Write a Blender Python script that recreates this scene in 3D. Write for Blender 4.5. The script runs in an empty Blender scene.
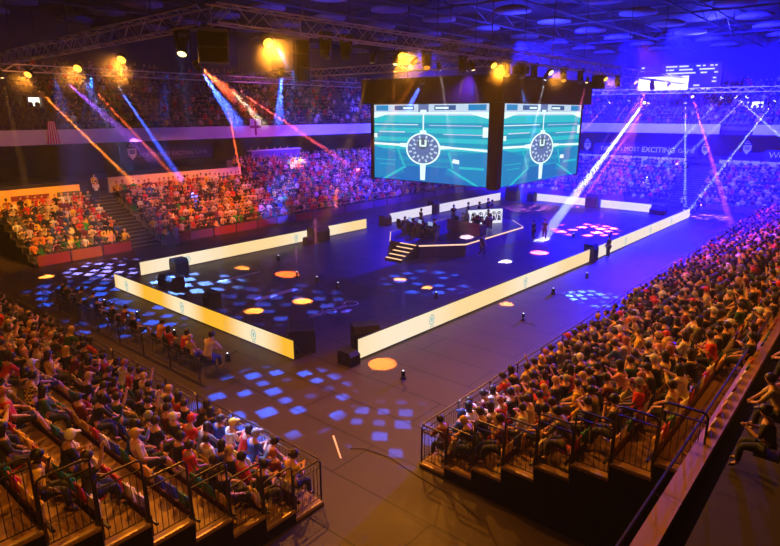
import bpy, bmesh, math, random
import numpy as np
from mathutils import Vector, Matrix
SC = bpy.context.scene
COL = SC.collection
PI = math.pi
rnd = random.Random(7)
V = Vector

# ------------------------------------------------------------------ camera (arena frame: X and Y run along the two pitch sides)
YAW = math.radians(40.1); PITCH = math.atan(160 / 590.0); CAMZ = 10.5; FPX = 590.0
FW = V((math.cos(YAW) * math.cos(PITCH), math.sin(YAW) * math.cos(PITCH), -math.sin(PITCH)))
RT = V((math.sin(YAW), -math.cos(YAW), 0)); UP = RT.cross(FW)
cam = bpy.data.objects.new('camera', bpy.data.cameras.new('camera')); COL.objects.link(cam)
cam.data.sensor_width = 36; cam.data.lens = 36 * FPX / 780; cam.data.clip_start = .2; cam.data.clip_end = 400
cam.location = (0, 0, CAMZ); cam.rotation_euler = FW.to_track_quat('-Z', 'Y').to_euler()
SC.camera = cam
def seen(p, m=14):
    """is a world point inside the photographed frame (used only to leave out what the photo does not show)"""
    d = V(p) - V((0, 0, CAMZ)); z = d.dot(FW)
    if z < .5: return None
    x = 390 + FPX * d.dot(RT) / z; y = 273 - FPX * d.dot(UP) / z
    if -m < x < 780 + m and -m < y < 546 + m + 10: return x, y, z
    return None

# ------------------------------------------------------------------ materials
MATS = {}
def pm(name, col, rough=.6, metal=0, var=0, vscale=8, spec=None, emi=0):
    if name in MATS: return MATS[name]
    m = bpy.data.materials.new(name); m.use_nodes = True; nt = m.node_tree; b = nt.nodes['Principled BSDF']
    b.inputs['Base Color'].default_value = (*col, 1); b.inputs['Roughness'].default_value = rough; b.inputs['Metallic'].default_value = metal
    if spec is not None: b.inputs['Specular IOR Level'].default_value = spec
    if emi:
        b.inputs['Emission Color'].default_value = (*col, 1); b.inputs['Emission Strength'].default_value = emi
    if var:
        tc = nt.nodes.new('ShaderNodeTexCoord'); n = nt.nodes.new('ShaderNodeTexNoise'); n.inputs['Scale'].default_value = vscale
        r = nt.nodes.new('ShaderNodeMapRange'); r.inputs[3].default_value = 1 - var; r.inputs[4].default_value = 1 + var
        mx = nt.nodes.new('ShaderNodeVectorMath'); mx.operation = 'SCALE'; mx.inputs[0].default_value = col
        nt.links.new(tc.outputs['Object'], n.inputs['Vector']); nt.links.new(n.outputs['Fac'], r.inputs[0])
        nt.links.new(r.outputs[0], mx.inputs['Scale']); nt.links.new(mx.outputs[0], b.inputs['Base Color'])
    MATS[name] = m; return m
def tint(name, rough=.8):
    """cloth or shell whose colour is the object's own colour"""
    if name in MATS: return MATS[name]
    m = bpy.data.materials.new(name); m.use_nodes = True; nt = m.node_tree; b = nt.nodes['Principled BSDF']
    oi = nt.nodes.new('ShaderNodeObjectInfo'); n = nt.nodes.new('ShaderNodeTexNoise'); n.inputs['Scale'].default_value = 14
    r = nt.nodes.new('ShaderNodeMapRange'); r.inputs[3].default_value = .75; r.inputs[4].default_value = 1.2
    tc = nt.nodes.new('ShaderNodeTexCoord'); mx = nt.nodes.new('ShaderNodeVectorMath'); mx.operation = 'SCALE'
    nt.links.new(tc.outputs['Object'], n.inputs['Vector']); nt.links.new(n.outputs['Fac'], r.inputs[0])
    nt.links.new(oi.outputs['Color'], mx.inputs[0]); nt.links.new(r.outputs[0], mx.inputs['Scale'])
    nt.links.new(mx.outputs[0], b.inputs['Base Color']); b.inputs['Roughness'].default_value = rough
    MATS[name] = m; return m
def attr_mat(name, rough=.8):
    if name in MATS: return MATS[name]
    m = bpy.data.materials.new(name); m.use_nodes = True; nt = m.node_tree; b = nt.nodes['Principled BSDF']
    a = nt.nodes.new('ShaderNodeAttribute'); a.attribute_name = 'dye'
    nt.links.new(a.outputs['Color'], b.inputs['Base Color']); b.inputs['Roughness'].default_value = rough
    MATS[name] = m; return m
def led(name, col, s, col2=None, scale=.5, axis=0):
    """a lit LED surface; with col2 the artwork swings between two colours along the board"""
    if name in MATS: return MATS[name]
    m = bpy.data.materials.new(name); m.use_nodes = True; nt = m.node_tree; nt.nodes.clear()
    o = nt.nodes.new('ShaderNodeOutputMaterial'); e = nt.nodes.new('ShaderNodeEmission'); e.inputs[0].default_value = (*col, 1); e.inputs[1].default_value = s
    nt.links.new(e.outputs[0], o.inputs[0])
    if col2:
        tc = nt.nodes.new('ShaderNodeTexCoord'); sp = nt.nodes.new('ShaderNodeSeparateXYZ'); mu = nt.nodes.new('ShaderNodeMath'); mu.operation = 'MULTIPLY'; mu.inputs[1].default_value = scale
        si = nt.nodes.new('ShaderNodeMath'); si.operation = 'SINE'; mr = nt.nodes.new('ShaderNodeMapRange'); mr.inputs[1].default_value = -.6; mr.inputs[2].default_value = .8
        mx = nt.nodes.new('ShaderNodeMix'); mx.data_type = 'RGBA'; mx.inputs[6].default_value = (*col, 1); mx.inputs[7].default_value = (*col2, 1)
        nt.links.new(tc.outputs['Object'], sp.inputs[0]); nt.links.new(sp.outputs[axis], mu.inputs[0]); nt.links.new(mu.outputs[0], si.inputs[0])
        nt.links.new(si.outputs[0], mr.inputs[0]); nt.links.new(mr.outputs[0], mx.inputs[0]); nt.links.new(mx.outputs[2], e.inputs[0])
    m.cycles.emission_sampling = 'NONE'; MATS[name] = m; return m

BLACK = pm('black_paint', (.006, .006, .007), .5, spec=.25)
BLACKM = pm('matt_black_cloth', (.006, .005, .006), .95, spec=.1)
STEEL = pm('dark_steel', (.035, .03, .035), .35, .6)
ALU = pm('truss_aluminium', (.75, .7, .72), .45, .25)
WOOD = pm('plywood_tread', (.26, .14, .06), .6, var=.15, vscale=1.5)
MAROON = pm('maroon_panel', (.075, .012, .016), .6, var=.2, vscale=3)
CREAM = pm('cream_paint', (.8, .72, .6), .6, var=.06, vscale=1)
CONC = pm('grey_concrete', (.16, .14, .15), .85, var=.2, vscale=.6)
DARKW = pm('dark_wall', (.03, .025, .05), .9, var=.2, vscale=.3)
SKIN = [pm('skin_light', (.62, .33, .21), .5), pm('skin_mid', (.42, .21, .12), .5), pm('skin_dark', (.13, .06, .035), .5)]
CLOTH = tint('cloth'); SHELL = tint('plastic_shell', .4); HAIRM = tint('hair_fibre', .5)
SHOE = pm('shoe_rubber', (.05, .05, .05), .7)
PLAID = pm('yellow_black_plaid', (.6, .4, .05), .8)
if True:
    nt = PLAID.node_tree; ck = nt.nodes.new('ShaderNodeTexChecker'); ck.inputs['Scale'].default_value = 16
    ck.inputs[1].default_value = (.85, .6, .12, 1); ck.inputs[2].default_value = (.06, .03, .01, 1)
    tc = nt.nodes.new('ShaderNodeTexCoord'); nt.links.new(tc.outputs['Object'], ck.inputs[0]); nt.links.new(ck.outputs[0], nt.nodes['Principled BSDF'].inputs['Base Color'])

# ------------------------------------------------------------------ mesh collector
class MB:
    def __init__(s): s.v = []; s.f = []; s.m = []
    def add(s, vs, fs, mi=0):
        k = len(s.v); s.v += [tuple(p) for p in vs]; s.f += [tuple(i + k for i in f) for f in fs]; s.m += [mi] * len(fs); return s
    def box(s, a, b, mi=0, rot=0, c=None):
        x0, y0, z0 = [min(a[i], b[i]) for i in range(3)]; x1, y1, z1 = [max(a[i], b[i]) for i in range(3)]
        vs = [(x0, y0, z0), (x1, y0, z0), (x1, y1, z0), (x0, y1, z0), (x0, y0, z1), (x1, y0, z1), (x1, y1, z1), (x0, y1, z1)]
        if rot:
            cx, cy = c if c else ((x0 + x1) / 2, (y0 + y1) / 2); ca, sa = math.cos(rot), math.sin(rot)
            vs = [(cx + (x - cx) * ca - (y - cy) * sa, cy + (x - cx) * sa + (y - cy) * ca, z) for x, y, z in vs]
        return s.add(vs, [(3, 2, 1, 0), (4, 5, 6, 7), (0, 1, 5, 4), (1, 2, 6, 5), (2, 3, 7, 6), (3, 0, 4, 7)], mi)
    def bbox(s, a, b, r=.02, mi=0):
        """box with chamfered vertical edges"""
        x0, y0, z0 = a; x1, y1, z1 = b
        return s.prism([(x0 + r, y0), (x1 - r, y0), (x1, y0 + r), (x1, y1 - r), (x1 - r, y1), (x0 + r, y1), (x0, y1 - r), (x0, y0 + r)], z0, z1, mi)
    def prism(s, poly, z0, z1, mi=0):
        n = len(poly); vs = [(x, y, z0) for x, y in poly] + [(x, y, z1) for x, y in poly]
        return s.add(vs, [tuple(range(n))[::-1], tuple(range(n, 2 * n))] + [(i, (i + 1) % n, n + (i + 1) % n, n + i) for i in range(n)], mi)
    def loft(s, rings, mi=0, cap=True):
        n = len(rings[0]); vs = [p for r in rings for p in r]; fs = []
        for k in range(len(rings) - 1):
            for i in range(n): fs.append((k * n + i, k * n + (i + 1) % n, (k + 1) * n + (i + 1) % n, (k + 1) * n + i))
        if cap: fs += [tuple(range(n))[::-1], tuple(range(len(vs) - n, len(vs)))]
        return s.add(vs, fs, mi)
    def tube(s, pts, r, n=6, mi=0):
        pts = [V(p) for p in pts]; rr = r if isinstance(r, (list, tuple)) else [r] * len(pts); rings = []
        for i, p in enumerate(pts):
            d = (pts[min(i + 1, len(pts) - 1)] - pts[max(i - 1, 0)]).normalized()
            a = d.cross(V((0, 0, 1)) if abs(d.z) < .9 else V((1, 0, 0))).normalized(); b = d.cross(a)
            rings.append([p + (a * math.cos(t) + b * math.sin(t)) * rr[i] for t in [2 * PI * k / n for k in range(n)]])
        return s.loft(rings, mi)
    def ball(s, c, r, n=8, m=6, mi=0):
        r = r if isinstance(r, (list, tuple)) else (r, r, r); rings = []
        for j in range(m + 1):
            t = PI * (j + .02) / (m + .04)
            rings.append([(c[0] + r[0] * math.sin(t) * math.cos(2 * PI * k / n), c[1] + r[1] * math.sin(t) * math.sin(2 * PI * k / n), c[2] + r[2] * math.cos(t)) for k in range(n)])
        return s.loft(rings[::-1], mi)
    def disc(s, c, r, axis, h, n=16, mi=0):
        a = V(axis).normalized() * h; return s.tube([V(c), V(c) + a], r, n, mi)
    def mesh(s, name, mats, smooth=False):
        me = bpy.data.meshes.new(name); me.from_pydata(s.v, [], s.f)
        for m in (mats if isinstance(mats, (list, tuple)) else [mats]): me.materials.append(m)
        if any(s.m): me.polygons.foreach_set('material_index', s.m)
        if smooth: me.polygons.foreach_set('use_smooth', [True] * len(s.f))
        me.validate(); me.update(); return me
    def build(s, name, mats, parent=None, smooth=False):
        o = bpy.data.objects.new(name, s.mesh(name, mats, smooth)); COL.objects.link(o); o.parent = parent; return o

def tag(o, label=None, cat=None, group=None, kind=None):
    for k, x in (('label', label), ('category', cat), ('group', group), ('kind', kind)):
        if x: o[k] = x
    return o
def thing(name, label, cat, loc=(0, 0, 0), rz=0, group=None):
    o = bpy.data.objects.new(name, None); COL.objects.link(o); o.location = loc; o.rotation_euler = (0, 0, rz)
    o.empty_display_size = .2
    return tag(o, label, cat, group)
def struct(name, mb, mats): return tag(mb.build(name, mats), kind='structure')
def copy_tree(o, parent=None):
    c = o.copy(); COL.objects.link(c); c.parent = parent
    for ch in o.children: copy_tree(ch, c)
    return c
ONES = 'one two three four five six seven eight nine ten eleven twelve thirteen fourteen fifteen sixteen seventeen eighteen nineteen'.split()
TENS = 'twenty thirty forty fifty sixty seventy eighty ninety'.split()
def num(n):
    if n < 20: return ONES[n - 1]
    if n >= 100: return 'hundred-' + num(n - 100) if n > 100 else 'hundred'
    return TENS[n // 10 - 2] + ('-' + ONES[n % 10 - 1] if n % 10 else '')
ORD = 'first second third fourth fifth sixth seventh eighth ninth tenth eleventh twelfth thirteenth fourteenth fifteenth sixteenth seventeenth eighteenth nineteenth twentieth'.split()

def text(body, name, size, mat, loc, xdir, ydir, parent=None, bold=0):
    cu = bpy.data.curves.new(name, 'FONT'); cu.body = body; cu.size = size; cu.extrude = .004; cu.offset = bold; cu.align_x = 'CENTER'; cu.align_y = 'CENTER'
    t = bpy.data.objects.new(name, cu); COL.objects.link(t); bpy.context.view_layer.update()
    me = bpy.data.meshes.new_from_object(t.evaluated_get(bpy.context.evaluated_depsgraph_get())); bpy.data.objects.remove(t)
    me.materials.clear(); me.materials.append(mat)
    o = bpy.data.objects.new(name, me); COL.objects.link(o); o.parent = parent
    x = V(xdir).normalized(); y = V(ydir).normalized(); z = x.cross(y)
    M = Matrix((x, y, z)).transposed().to_4x4(); M.translation = V(loc); o.matrix_local = M; return o

# ------------------------------------------------------------------ room shell
SLAB = -.4
fl = MB().box((-9, -9, SLAB), (105, 76, 0)); floor = struct('floor', fl, pm('arena_floor', (.1, .08, .075), .5, spec=.2))
nt = MATS['arena_floor'].node_tree; b = nt.nodes['Principled BSDF']
tc = nt.nodes.new('ShaderNodeTexCoord'); mp = nt.nodes.new('ShaderNodeMapping'); mp.inputs['Rotation'].default_value = (0, 0, PI / 2); mp.inputs['Location'].default_value = (.35, .4, 0)
br = nt.nodes.new('ShaderNodeTexBrick'); br.inputs['Scale'].default_value = 1; br.inputs['Brick Width'].default_value = 7.4; br.inputs['Row Height'].default_value = 1.88
br.inputs['Mortar Size'].default_value = .035; br.inputs['Mortar Smooth'].default_value = .3
br.inputs['Color1'].default_value = (.038, .025, .027, 1); br.inputs['Color2'].default_value = (.044, .029, .031, 1); br.inputs['Mortar'].default_value = (.004, .003, .003, 1)
no = nt.nodes.new('ShaderNodeTexNoise'); no.inputs['Scale'].default_value = .8; no.inputs['Detail'].default_value = 6
mr = nt.nodes.new('ShaderNodeMapRange'); mr.inputs[3].default_value = .75; mr.inputs[4].default_value = 1.2
vm = nt.nodes.new('ShaderNodeVectorMath'); vm.operation = 'SCALE'; rr = nt.nodes.new('ShaderNodeMapRange'); rr.inputs[3].default_value = .38; rr.inputs[4].default_value = .62
L = nt.links.new
L(tc.outputs['Object'], mp.inputs[0]); L(mp.outputs[0], br.inputs[0]); L(tc.outputs['Object'], no.inputs[0]); L(no.outputs[0], mr.inputs[0]); L(br.outputs[0], vm.inputs[0]); L(mr.outputs[0], vm.inputs['Scale'])
L(vm.outputs[0], b.inputs['Base Color']); L(no.outputs[0], rr.inputs[0]); L(rr.outputs[0], b.inputs['Roughness'])

ROOF = pm('roof_panels', (.025, .022, .045), .9, var=.3, vscale=.2)
struct('ceiling', MB().box((-9, -9, 21.5), (105, 76, 21.9)), ROOF)
struct('wall_back', MB().box((-9, 75.6, 0), (105, 76, 21.5)), DARKW)
struct('wall_right', MB().box((104.6, -9, 0), (105, 75.6, 21.5)), DARKW)
struct('wall_left', MB().box((-9, -9, 0), (-8.6, 75.6, 21.5)), DARKW)
struct('wall_front', MB().box((-8.6, -9, 0), (104.6, -8.6, 21.5)), DARKW)

# roof girders: open lattice beams under the ceiling
def girder(p0, p1, h, label, r=.09):
    p0, p1 = V(p0), V(p1); t = thing('roof_girder', label, 'roof beam', p0, 0, None); d = p1 - p0; n = max(4, int(d.length / 3))
    for z in (0, h):
        MB().tube([(0, 0, z), d + V((0, 0, z))], r, 6).build('chord', pm('girder_steel', (.09, .085, .13), .6, .3), t)
    m = MB()
    for i in range(n):
        a = d * (i / n); c = d * ((i + 1) / n)
        m.tube([a + V((0, 0, 0 if i % 2 else h)), c + V((0, 0, h if i % 2 else 0))], r * .5, 4)
    m.build('lattice', MATS['girder_steel'], t)
for i, y in enumerate((17, 26, 35, 43, 57)): girder((12, y, 19.6), (103, y, 19.6), 1.3, f'long roof girder, {ORD[i]} counted from the near truss')
for i, x in enumerate((34, 50, 68, 88)): girder((x, 6, 20.2), (x, 74, 20.2), .9, f'cross roof girder, {ORD[i]} counted from the near stands', .12)
# ceiling discs
DISC = pm('white_baffle', (.3, .3, .34), .8)
proto = None
for i, x in enumerate((21.7, 29.6, 38, 46, 54, 63, 72.8, 82, 91.7, 100)):
    for j, y in enumerate((13.2, 21.5, 30.2, 38.8, 47, 54, 61, 68)):
        if not seen((x, y, 20), 40) or (x > 85 and y > 60): continue
        lab = f'round hanging ceiling baffle, line {num(i + 1)} going away, place {num(j + 1)} across'
        if proto is None:
            proto = thing('ceiling_baffle', lab, 'ceiling disc', (x, y, 19.8), 0, 'round ceiling baffles')
            MB().tube([(0, 0, 0), (0, 0, .25), (0, 0, .5)], [1.75, 1.75, 1.1], 24).build('disc', DISC, proto, True)
            MB().tube([(0, 0, .5), (0, 0, 1.7)], .03, 5).build('hanging_rod', STEEL, proto)
        else:
            c = copy_tree(proto); c.location = (x, y, 19.8); c['label'] = lab

# ------------------------------------------------------------------ LED perimeter boards
YEL = led('led_yellow', (1, .5, .03), 1.0, (1, .82, .5), 1.0, 0)
CRM = led('led_cream', (1, .72, .34), 1.0, (1, .84, .6), .5, 0)
WHT = led('led_white', (.93, .82, .85), .95, (1, .84, .6), .15, 0)
BWH = led('led_white_blue_lit', (.72, .74, 1), .9, (.9, .82, 1), .2, 0)  # blue light falling on the far boards is put into this LED colour
TEAL = led('led_teal_mark', (.3, .62, .62), .85)
def board(p, q, h, m, label, marks=()):
    """lit board from p to q (ground points); the lit face looks outward over its own left side"""
    p, q = V((*p, 0)), V((*q, 0)); d = q - p; Ln = d.length
    t = thing('led_board', label, 'advertising board', p, math.atan2(d.y, d.x), 'LED boards round the pitch')
    n = max(1, round(Ln / 1.9)); s = Ln / n
    MB().box((0, .03, .05), (Ln, .12, h)).build('screen_cabinet', BLACK, t)
    f = MB().box((.02, 0, .06), (Ln - .02, .028, h - .015)).build('lit_screen', m, t); f['label'] = 'glowing LED face'
    k = MB()
    for i in range(n + 1):
        x = min(max(i * s, .06), Ln - .06); k.tube([(x, .12, h * .8), (x, .55, .03)], .02, 5); k.box((x - .03, -.02, 0), (x + .03, .6, .05))
    k.build('support_frame', STEEL, t)
    for x in marks:
        e = MB(); c = (h / 2 + .02); R = h * .3
        for a in range(16):
            a0, a1 = 2 * PI * a / 16, 2 * PI * (a + .8) / 16
            e.add([(x + R * .75 * math.sin(a0), -.006, c + R * math.cos(a0)), (x + R * .75 * math.sin(a1), -.006, c + R * math.cos(a1)), (x + R * .5 * math.sin(a1), -.006, c + R * .75 * math.cos(a1)), (x + R * .5 * math.sin(a0), -.006, c + R * .75 * math.cos(a0))], [(0, 1, 2, 3)])
        e.add([(x - R * .3, -.006, c + R * .4), (x + R * .3, -.006, c + R * .4), (x + R * .12, -.006, c - R * .45), (x - R * .12, -.006, c - R * .45)], [(0, 1, 2, 3)])
        e.add([(x - R * .5, -.006, c - R * 1.3), (x + R * .5, -.006, c - R * 1.3), (x + R * .5, -.006, c - R * 1.15), (x - R * .5, -.006, c - R * 1.15)], [(3, 2, 1, 0)])
        e.build('round_emblem', TEAL, t)
    return t
# screens face outwards (towards the stands)
board((15.9, 35.7), (15.65, 18.7), .92, YEL, 'yellow glowing LED board in front of the near left floor seats', (1.57, 7.85, 14.14))
board((17.5, 16.55), (41.2, 15.75), .98, CRM, 'long cream LED board running away from the near pitch corner', (5.2, 14.5))
board((42.3, 15.7), (66.4, 15.3), .98, WHT, 'pale LED board continuing beyond the guard to the far corner', (6, 12, 18))
# the two far sides show their inner faces
board((18.3, 37.1), (40.4, 36.9), .95, CRM, 'cream LED board across from the tall striped stairs, behind black speakers', (3.5, 13.5))
board((43.9, 37.0), (50.9, 37.0), .98, BWH, 'short white LED board left of the stage players', ())
board((52.2, 36.9), (64.9, 36.7), .98, BWH, 'white LED board behind the stage desk', ())
board((67.3, 34.0), (67.1, 26.4), .95, BWH, 'white LED board at far end, left of two black speakers', ())
board((67.0, 24.9), (66.9, 19.3), .95, BWH, 'white LED board at far end, right of the black speaker', ())

# ------------------------------------------------------------------ screen cube
TINTS = [led('picture_%s' % n, c, s) for n, c, s in (('turf', (.0, .33, .58), 1), ('turf_pale', (.01, .55, .68), 1), ('turf_deep', (.0, .16, .55), 1), ('line', (.75, 1, .98), 1.1), ('stand', (.55, .72, .9), 1.0), ('navy', (.03, .12, .35), .9), ('ring_blue', (.12, .2, .48), .9), ('badge', (.1, .16, .25), .8), ('shade', (.0, .24, .58), 1))]
TU, TP, TD, LI, ST, NV, RB, BG, SH = range(9)
def picture(parent, M, w, h):
    m = MB(); layer = [0]
    def poly(pts, c):
        layer[0] += 1; zz = .004 * layer[0] ** .5 * .5
        m.add([M @ V(((u - .5) * w, (v - .5) * h, zz)) for u, v in pts], [tuple(range(len(pts)))], c)
    def rect(a, b, c, d, k): poly([(a, b), (c, b), (c, d), (a, d)], k)
    rect(0, 0, 1, 1, TU)
    for i in range(8):
        v = .86 * (1 - (i / 8) ** .8); v2 = .86 * (1 - ((i + .5) / 8) ** .8)
        rect(0, v2, 1, v, TP if i < 4 else SH)
    rect(0, 0, 1, .2, TD)
    poly([(0, .45), (.22, .36), (.3, .1), (.0, .0)], SH); poly([(1, .42), (.72, .36), (.66, .12), (1, 0)], SH)
    poly([(.08, .0), (.3, .2), (.32, .185), (.12, 0)], TP); poly([(.7, .2), (.95, 0), (.91, 0), (.68, .185)], TP)
    poly([(.24, .42), (.3, .2), (.285, .2), (.225, .42)], TP); poly([(.68, .4), (.72, .2), (.735, .2), (.7, .4)], TP)
    rect(0, .86, 1, 1, ST); poly([(0, .82), (.15, .88), (.85, .88), (1, .82), (1, .9), (0, .9)], LI)
    rect(.2, .925, .38, .985, NV); rect(.56, .925, .74, .985, NV); rect(.02, .92, .14, .99, SH); rect(.84, .92, .98, .99, SH)
    rect(.28, .94, .37, .965, LI); rect(.57, .94, .68, .965, LI); rect(.42, .9, .51, 1, RB); poly([(.43, .88), (.5, .88), (.49, .93), (.44, .93)], LI)
    rect(0, .735, .42, .745, LI); rect(.52, .73, .95, .738, ST); rect(.05, .635, .3, .65, ST); rect(.64, .62, .97, .63, ST)
    rect(.46, .5, .472, .88, LI); poly([(.445, 0.02), (.487, 0.02), (.495, .28), (.44, .28)], LI); poly([(.43, .62), (.5, .62), (.49, .67), (.44, .67)], LI)
    poly([(0, .465), (.3, .455), (.3, .485), (0, .495)], LI); poly([(.62, .455), (1, .425), (1, .455), (.62, .475)], LI)
    poly([(.25, .45), (.33, .44), (.33, .5), (.25, .495)], LI); poly([(.6, .43), (.7, .445), (.7, .475), (.6, .485)], LI)
    cu, cv, ru, rv = .465, .43, .155, .21
    ring = lambda k: [(cu + ru * k * math.cos(a), cv + rv * k * math.sin(a)) for a in [2 * PI * i / 32 for i in range(32)]]
    poly(ring(1), LI); poly(ring(.9), RB)
    for i in range(12):
        a = 2 * PI * i / 12; ca, sa = math.cos(a), math.sin(a)
        for r0, r1 in ((.45, .62), (.66, .84)):
            aa = a + (.26 if r0 > .5 else 0); ca, sa = math.cos(aa), math.sin(aa); tw = .055
            poly([(cu + ru * (r0 * ca - tw * sa), cv + rv * (r0 * sa + tw * ca)), (cu + ru * (r0 * ca + tw * sa), cv + rv * (r0 * sa - tw * ca)), (cu + ru * (r1 * ca + tw * sa), cv + rv * (r1 * sa - tw * ca)), (cu + ru * (r1 * ca - tw * sa), cv + rv * (r1 * sa + tw * ca))], ST)
    poly([(cu + .05 * math.cos(a), cv + .07 + .075 * math.sin(a)) for a in [2 * PI * i / 20 for i in range(20)]], BG)
    rect(cu - .033, cv + .045, cu - .015, cv + .12, LI); rect(cu + .015, cv + .045, cu + .033, cv + .12, LI); rect(cu - .03, cv + .03, cu + .03, cv + .052, LI)
    poly([(.72, .27), (.78, .26), (.78, .31), (.73, .32)], LI); rect(.78, .2, .98, .23, TP); rect(.05, .2, .2, .21, TP); rect(.02, .26, .22, .27, TP)
    rect(.96, .6, 1, .72, LI); rect(0, .56, .03, .62, LI)
    o = m.build('picture', TINTS, parent); return o
X0, Y0, X1, Y1, ZB, ZT = 34.66, 19.96, 47.9, 31.1, 5.62, 11.15
cube = thing('screen_cube', 'hanging video cube with two turquoise game pictures above the stage', 'video screen', ((X0 + X1) / 2, (Y0 + Y1) / 2, 0))
cube.location = (0, 0, 0)
m = MB(); m.box((X0 - .3, Y0 - .3, ZT + .02), (X1 + .9, Y1 + .7, 12.9)); m.build('header_shroud', pm('shroud_cloth', (.022, .012, .02), .95, spec=.05), cube)
MB().box((X0 + .25, Y0 + .25, ZB + .1), (X1 - .25, Y1 - .25, ZT)).build('inner_frame', BLACKM, cube)
for a, b in (((X0 - .02, Y0 - .02), (X0 + .55, Y0 + .72)), ((X1 - .3, Y0 - .02), (X1, Y0 + .3)), ((X0 - .02, Y1 - .3), (X0 + .3, Y1))):
    MB().box((*a, ZB - .1), (*b, ZT)).build('corner_post', pm('post_cloth', (.022, .012, .02), .9, spec=.05), cube)
s1 = MB().box((X0, Y0 + .75, ZB), (X0 + .24, Y1 - .35, ZT)).build('screen_panel', BLACK, cube)
s2 = MB().box((X0 + .58, Y0, ZB), (X1 - .35, Y0 + .24, ZT)).build('screen_panel', BLACK, cube)
w = Y1 - Y0 - 1.15; c = V((X0 - .012, (Y0 + .75 + Y1 - .35) / 2, (ZB + ZT) / 2))
Mx = Matrix(((0, 0, -1, c.x), (-1, 0, 0, c.y), (0, 1, 0, c.z), (0, 0, 0, 1))); picture(s1, Mx, w, ZT - ZB - .1)
w = X1 - X0 - .98; c = V(((X0 + .58 + X1 - .35) / 2, Y0 - .012, (ZB + ZT) / 2))
Mx = Matrix(((1, 0, 0, c.x), (0, 0, -1, c.y), (0, 1, 0, c.z), (0, 0, 0, 1))); picture(s2, Mx, w, ZT - ZB - .1)
for x in (X0 + 2, X1 - 2):
    for y in (Y0 + 2, Y1 - 2): MB().tube([(x, y, 12.9), (x, y, 21.5)], .04, 5).build('hoist_chain', STEEL, cube)

# ------------------------------------------------------------------ trusses
def truss(p, q, s, label, lamps=True):
    p, q = V(p), V(q); d = q - p; Ln = d.length; t = thing('lighting_truss', label, 'truss', p, math.atan2(d.y, d.x), 'box trusses hung from the roof')
    h = s / 2
    for y, z in ((-h, 0), (h, 0), (-h, s), (h, s)):
        MB().tube([(0, y, z), (Ln, y, z)], .035, 6).build('chord', ALU, t)
    m = MB(); n = round(Ln / .75); st = Ln / n
    for i in range(n):
        a, b = i * st, (i + 1) * st; e = i % 2
        for y in (-h, h): m.tube([(a, y, s * e), (b, y, s * (1 - e))], .016, 4)
        for z in (0, s): m.tube([(a, -h if e else h, z), (b, h if e else -h, z)], .016, 4)
    m.build('diagonal_lacing', ALU, t)
    for i in range(int((Ln - 4) / 9) + 1): MB().tube([(4 + i * 9, 0, s), (4 + i * 9, 0, 21.5 - p.z)], .025, 4).build('suspension_cable', STEEL, t)
    return t
TZ = 13.45
truss((12.6, 18.5, TZ), (70, 18.3, TZ), .62, 'near lighting truss carrying amber lamps in front of the screens')
truss((12.8, 19.2, TZ), (14.6, 50, TZ), .62, 'lighting truss running off to the left from the near corner')
truss((33.6, 19.2, 13.3), (33.6, 49.5, 13.3), .5, 'cross truss behind the hanging black box, left of the screens')
truss((15, 50.6, TZ), (70, 50.6, TZ), .5, 'far lighting truss over the upper left crowd')
truss((72.3, 2, 12.6), (72.3, 50, 12.6), .5, 'far end lighting truss with small white beam lamps')

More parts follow.
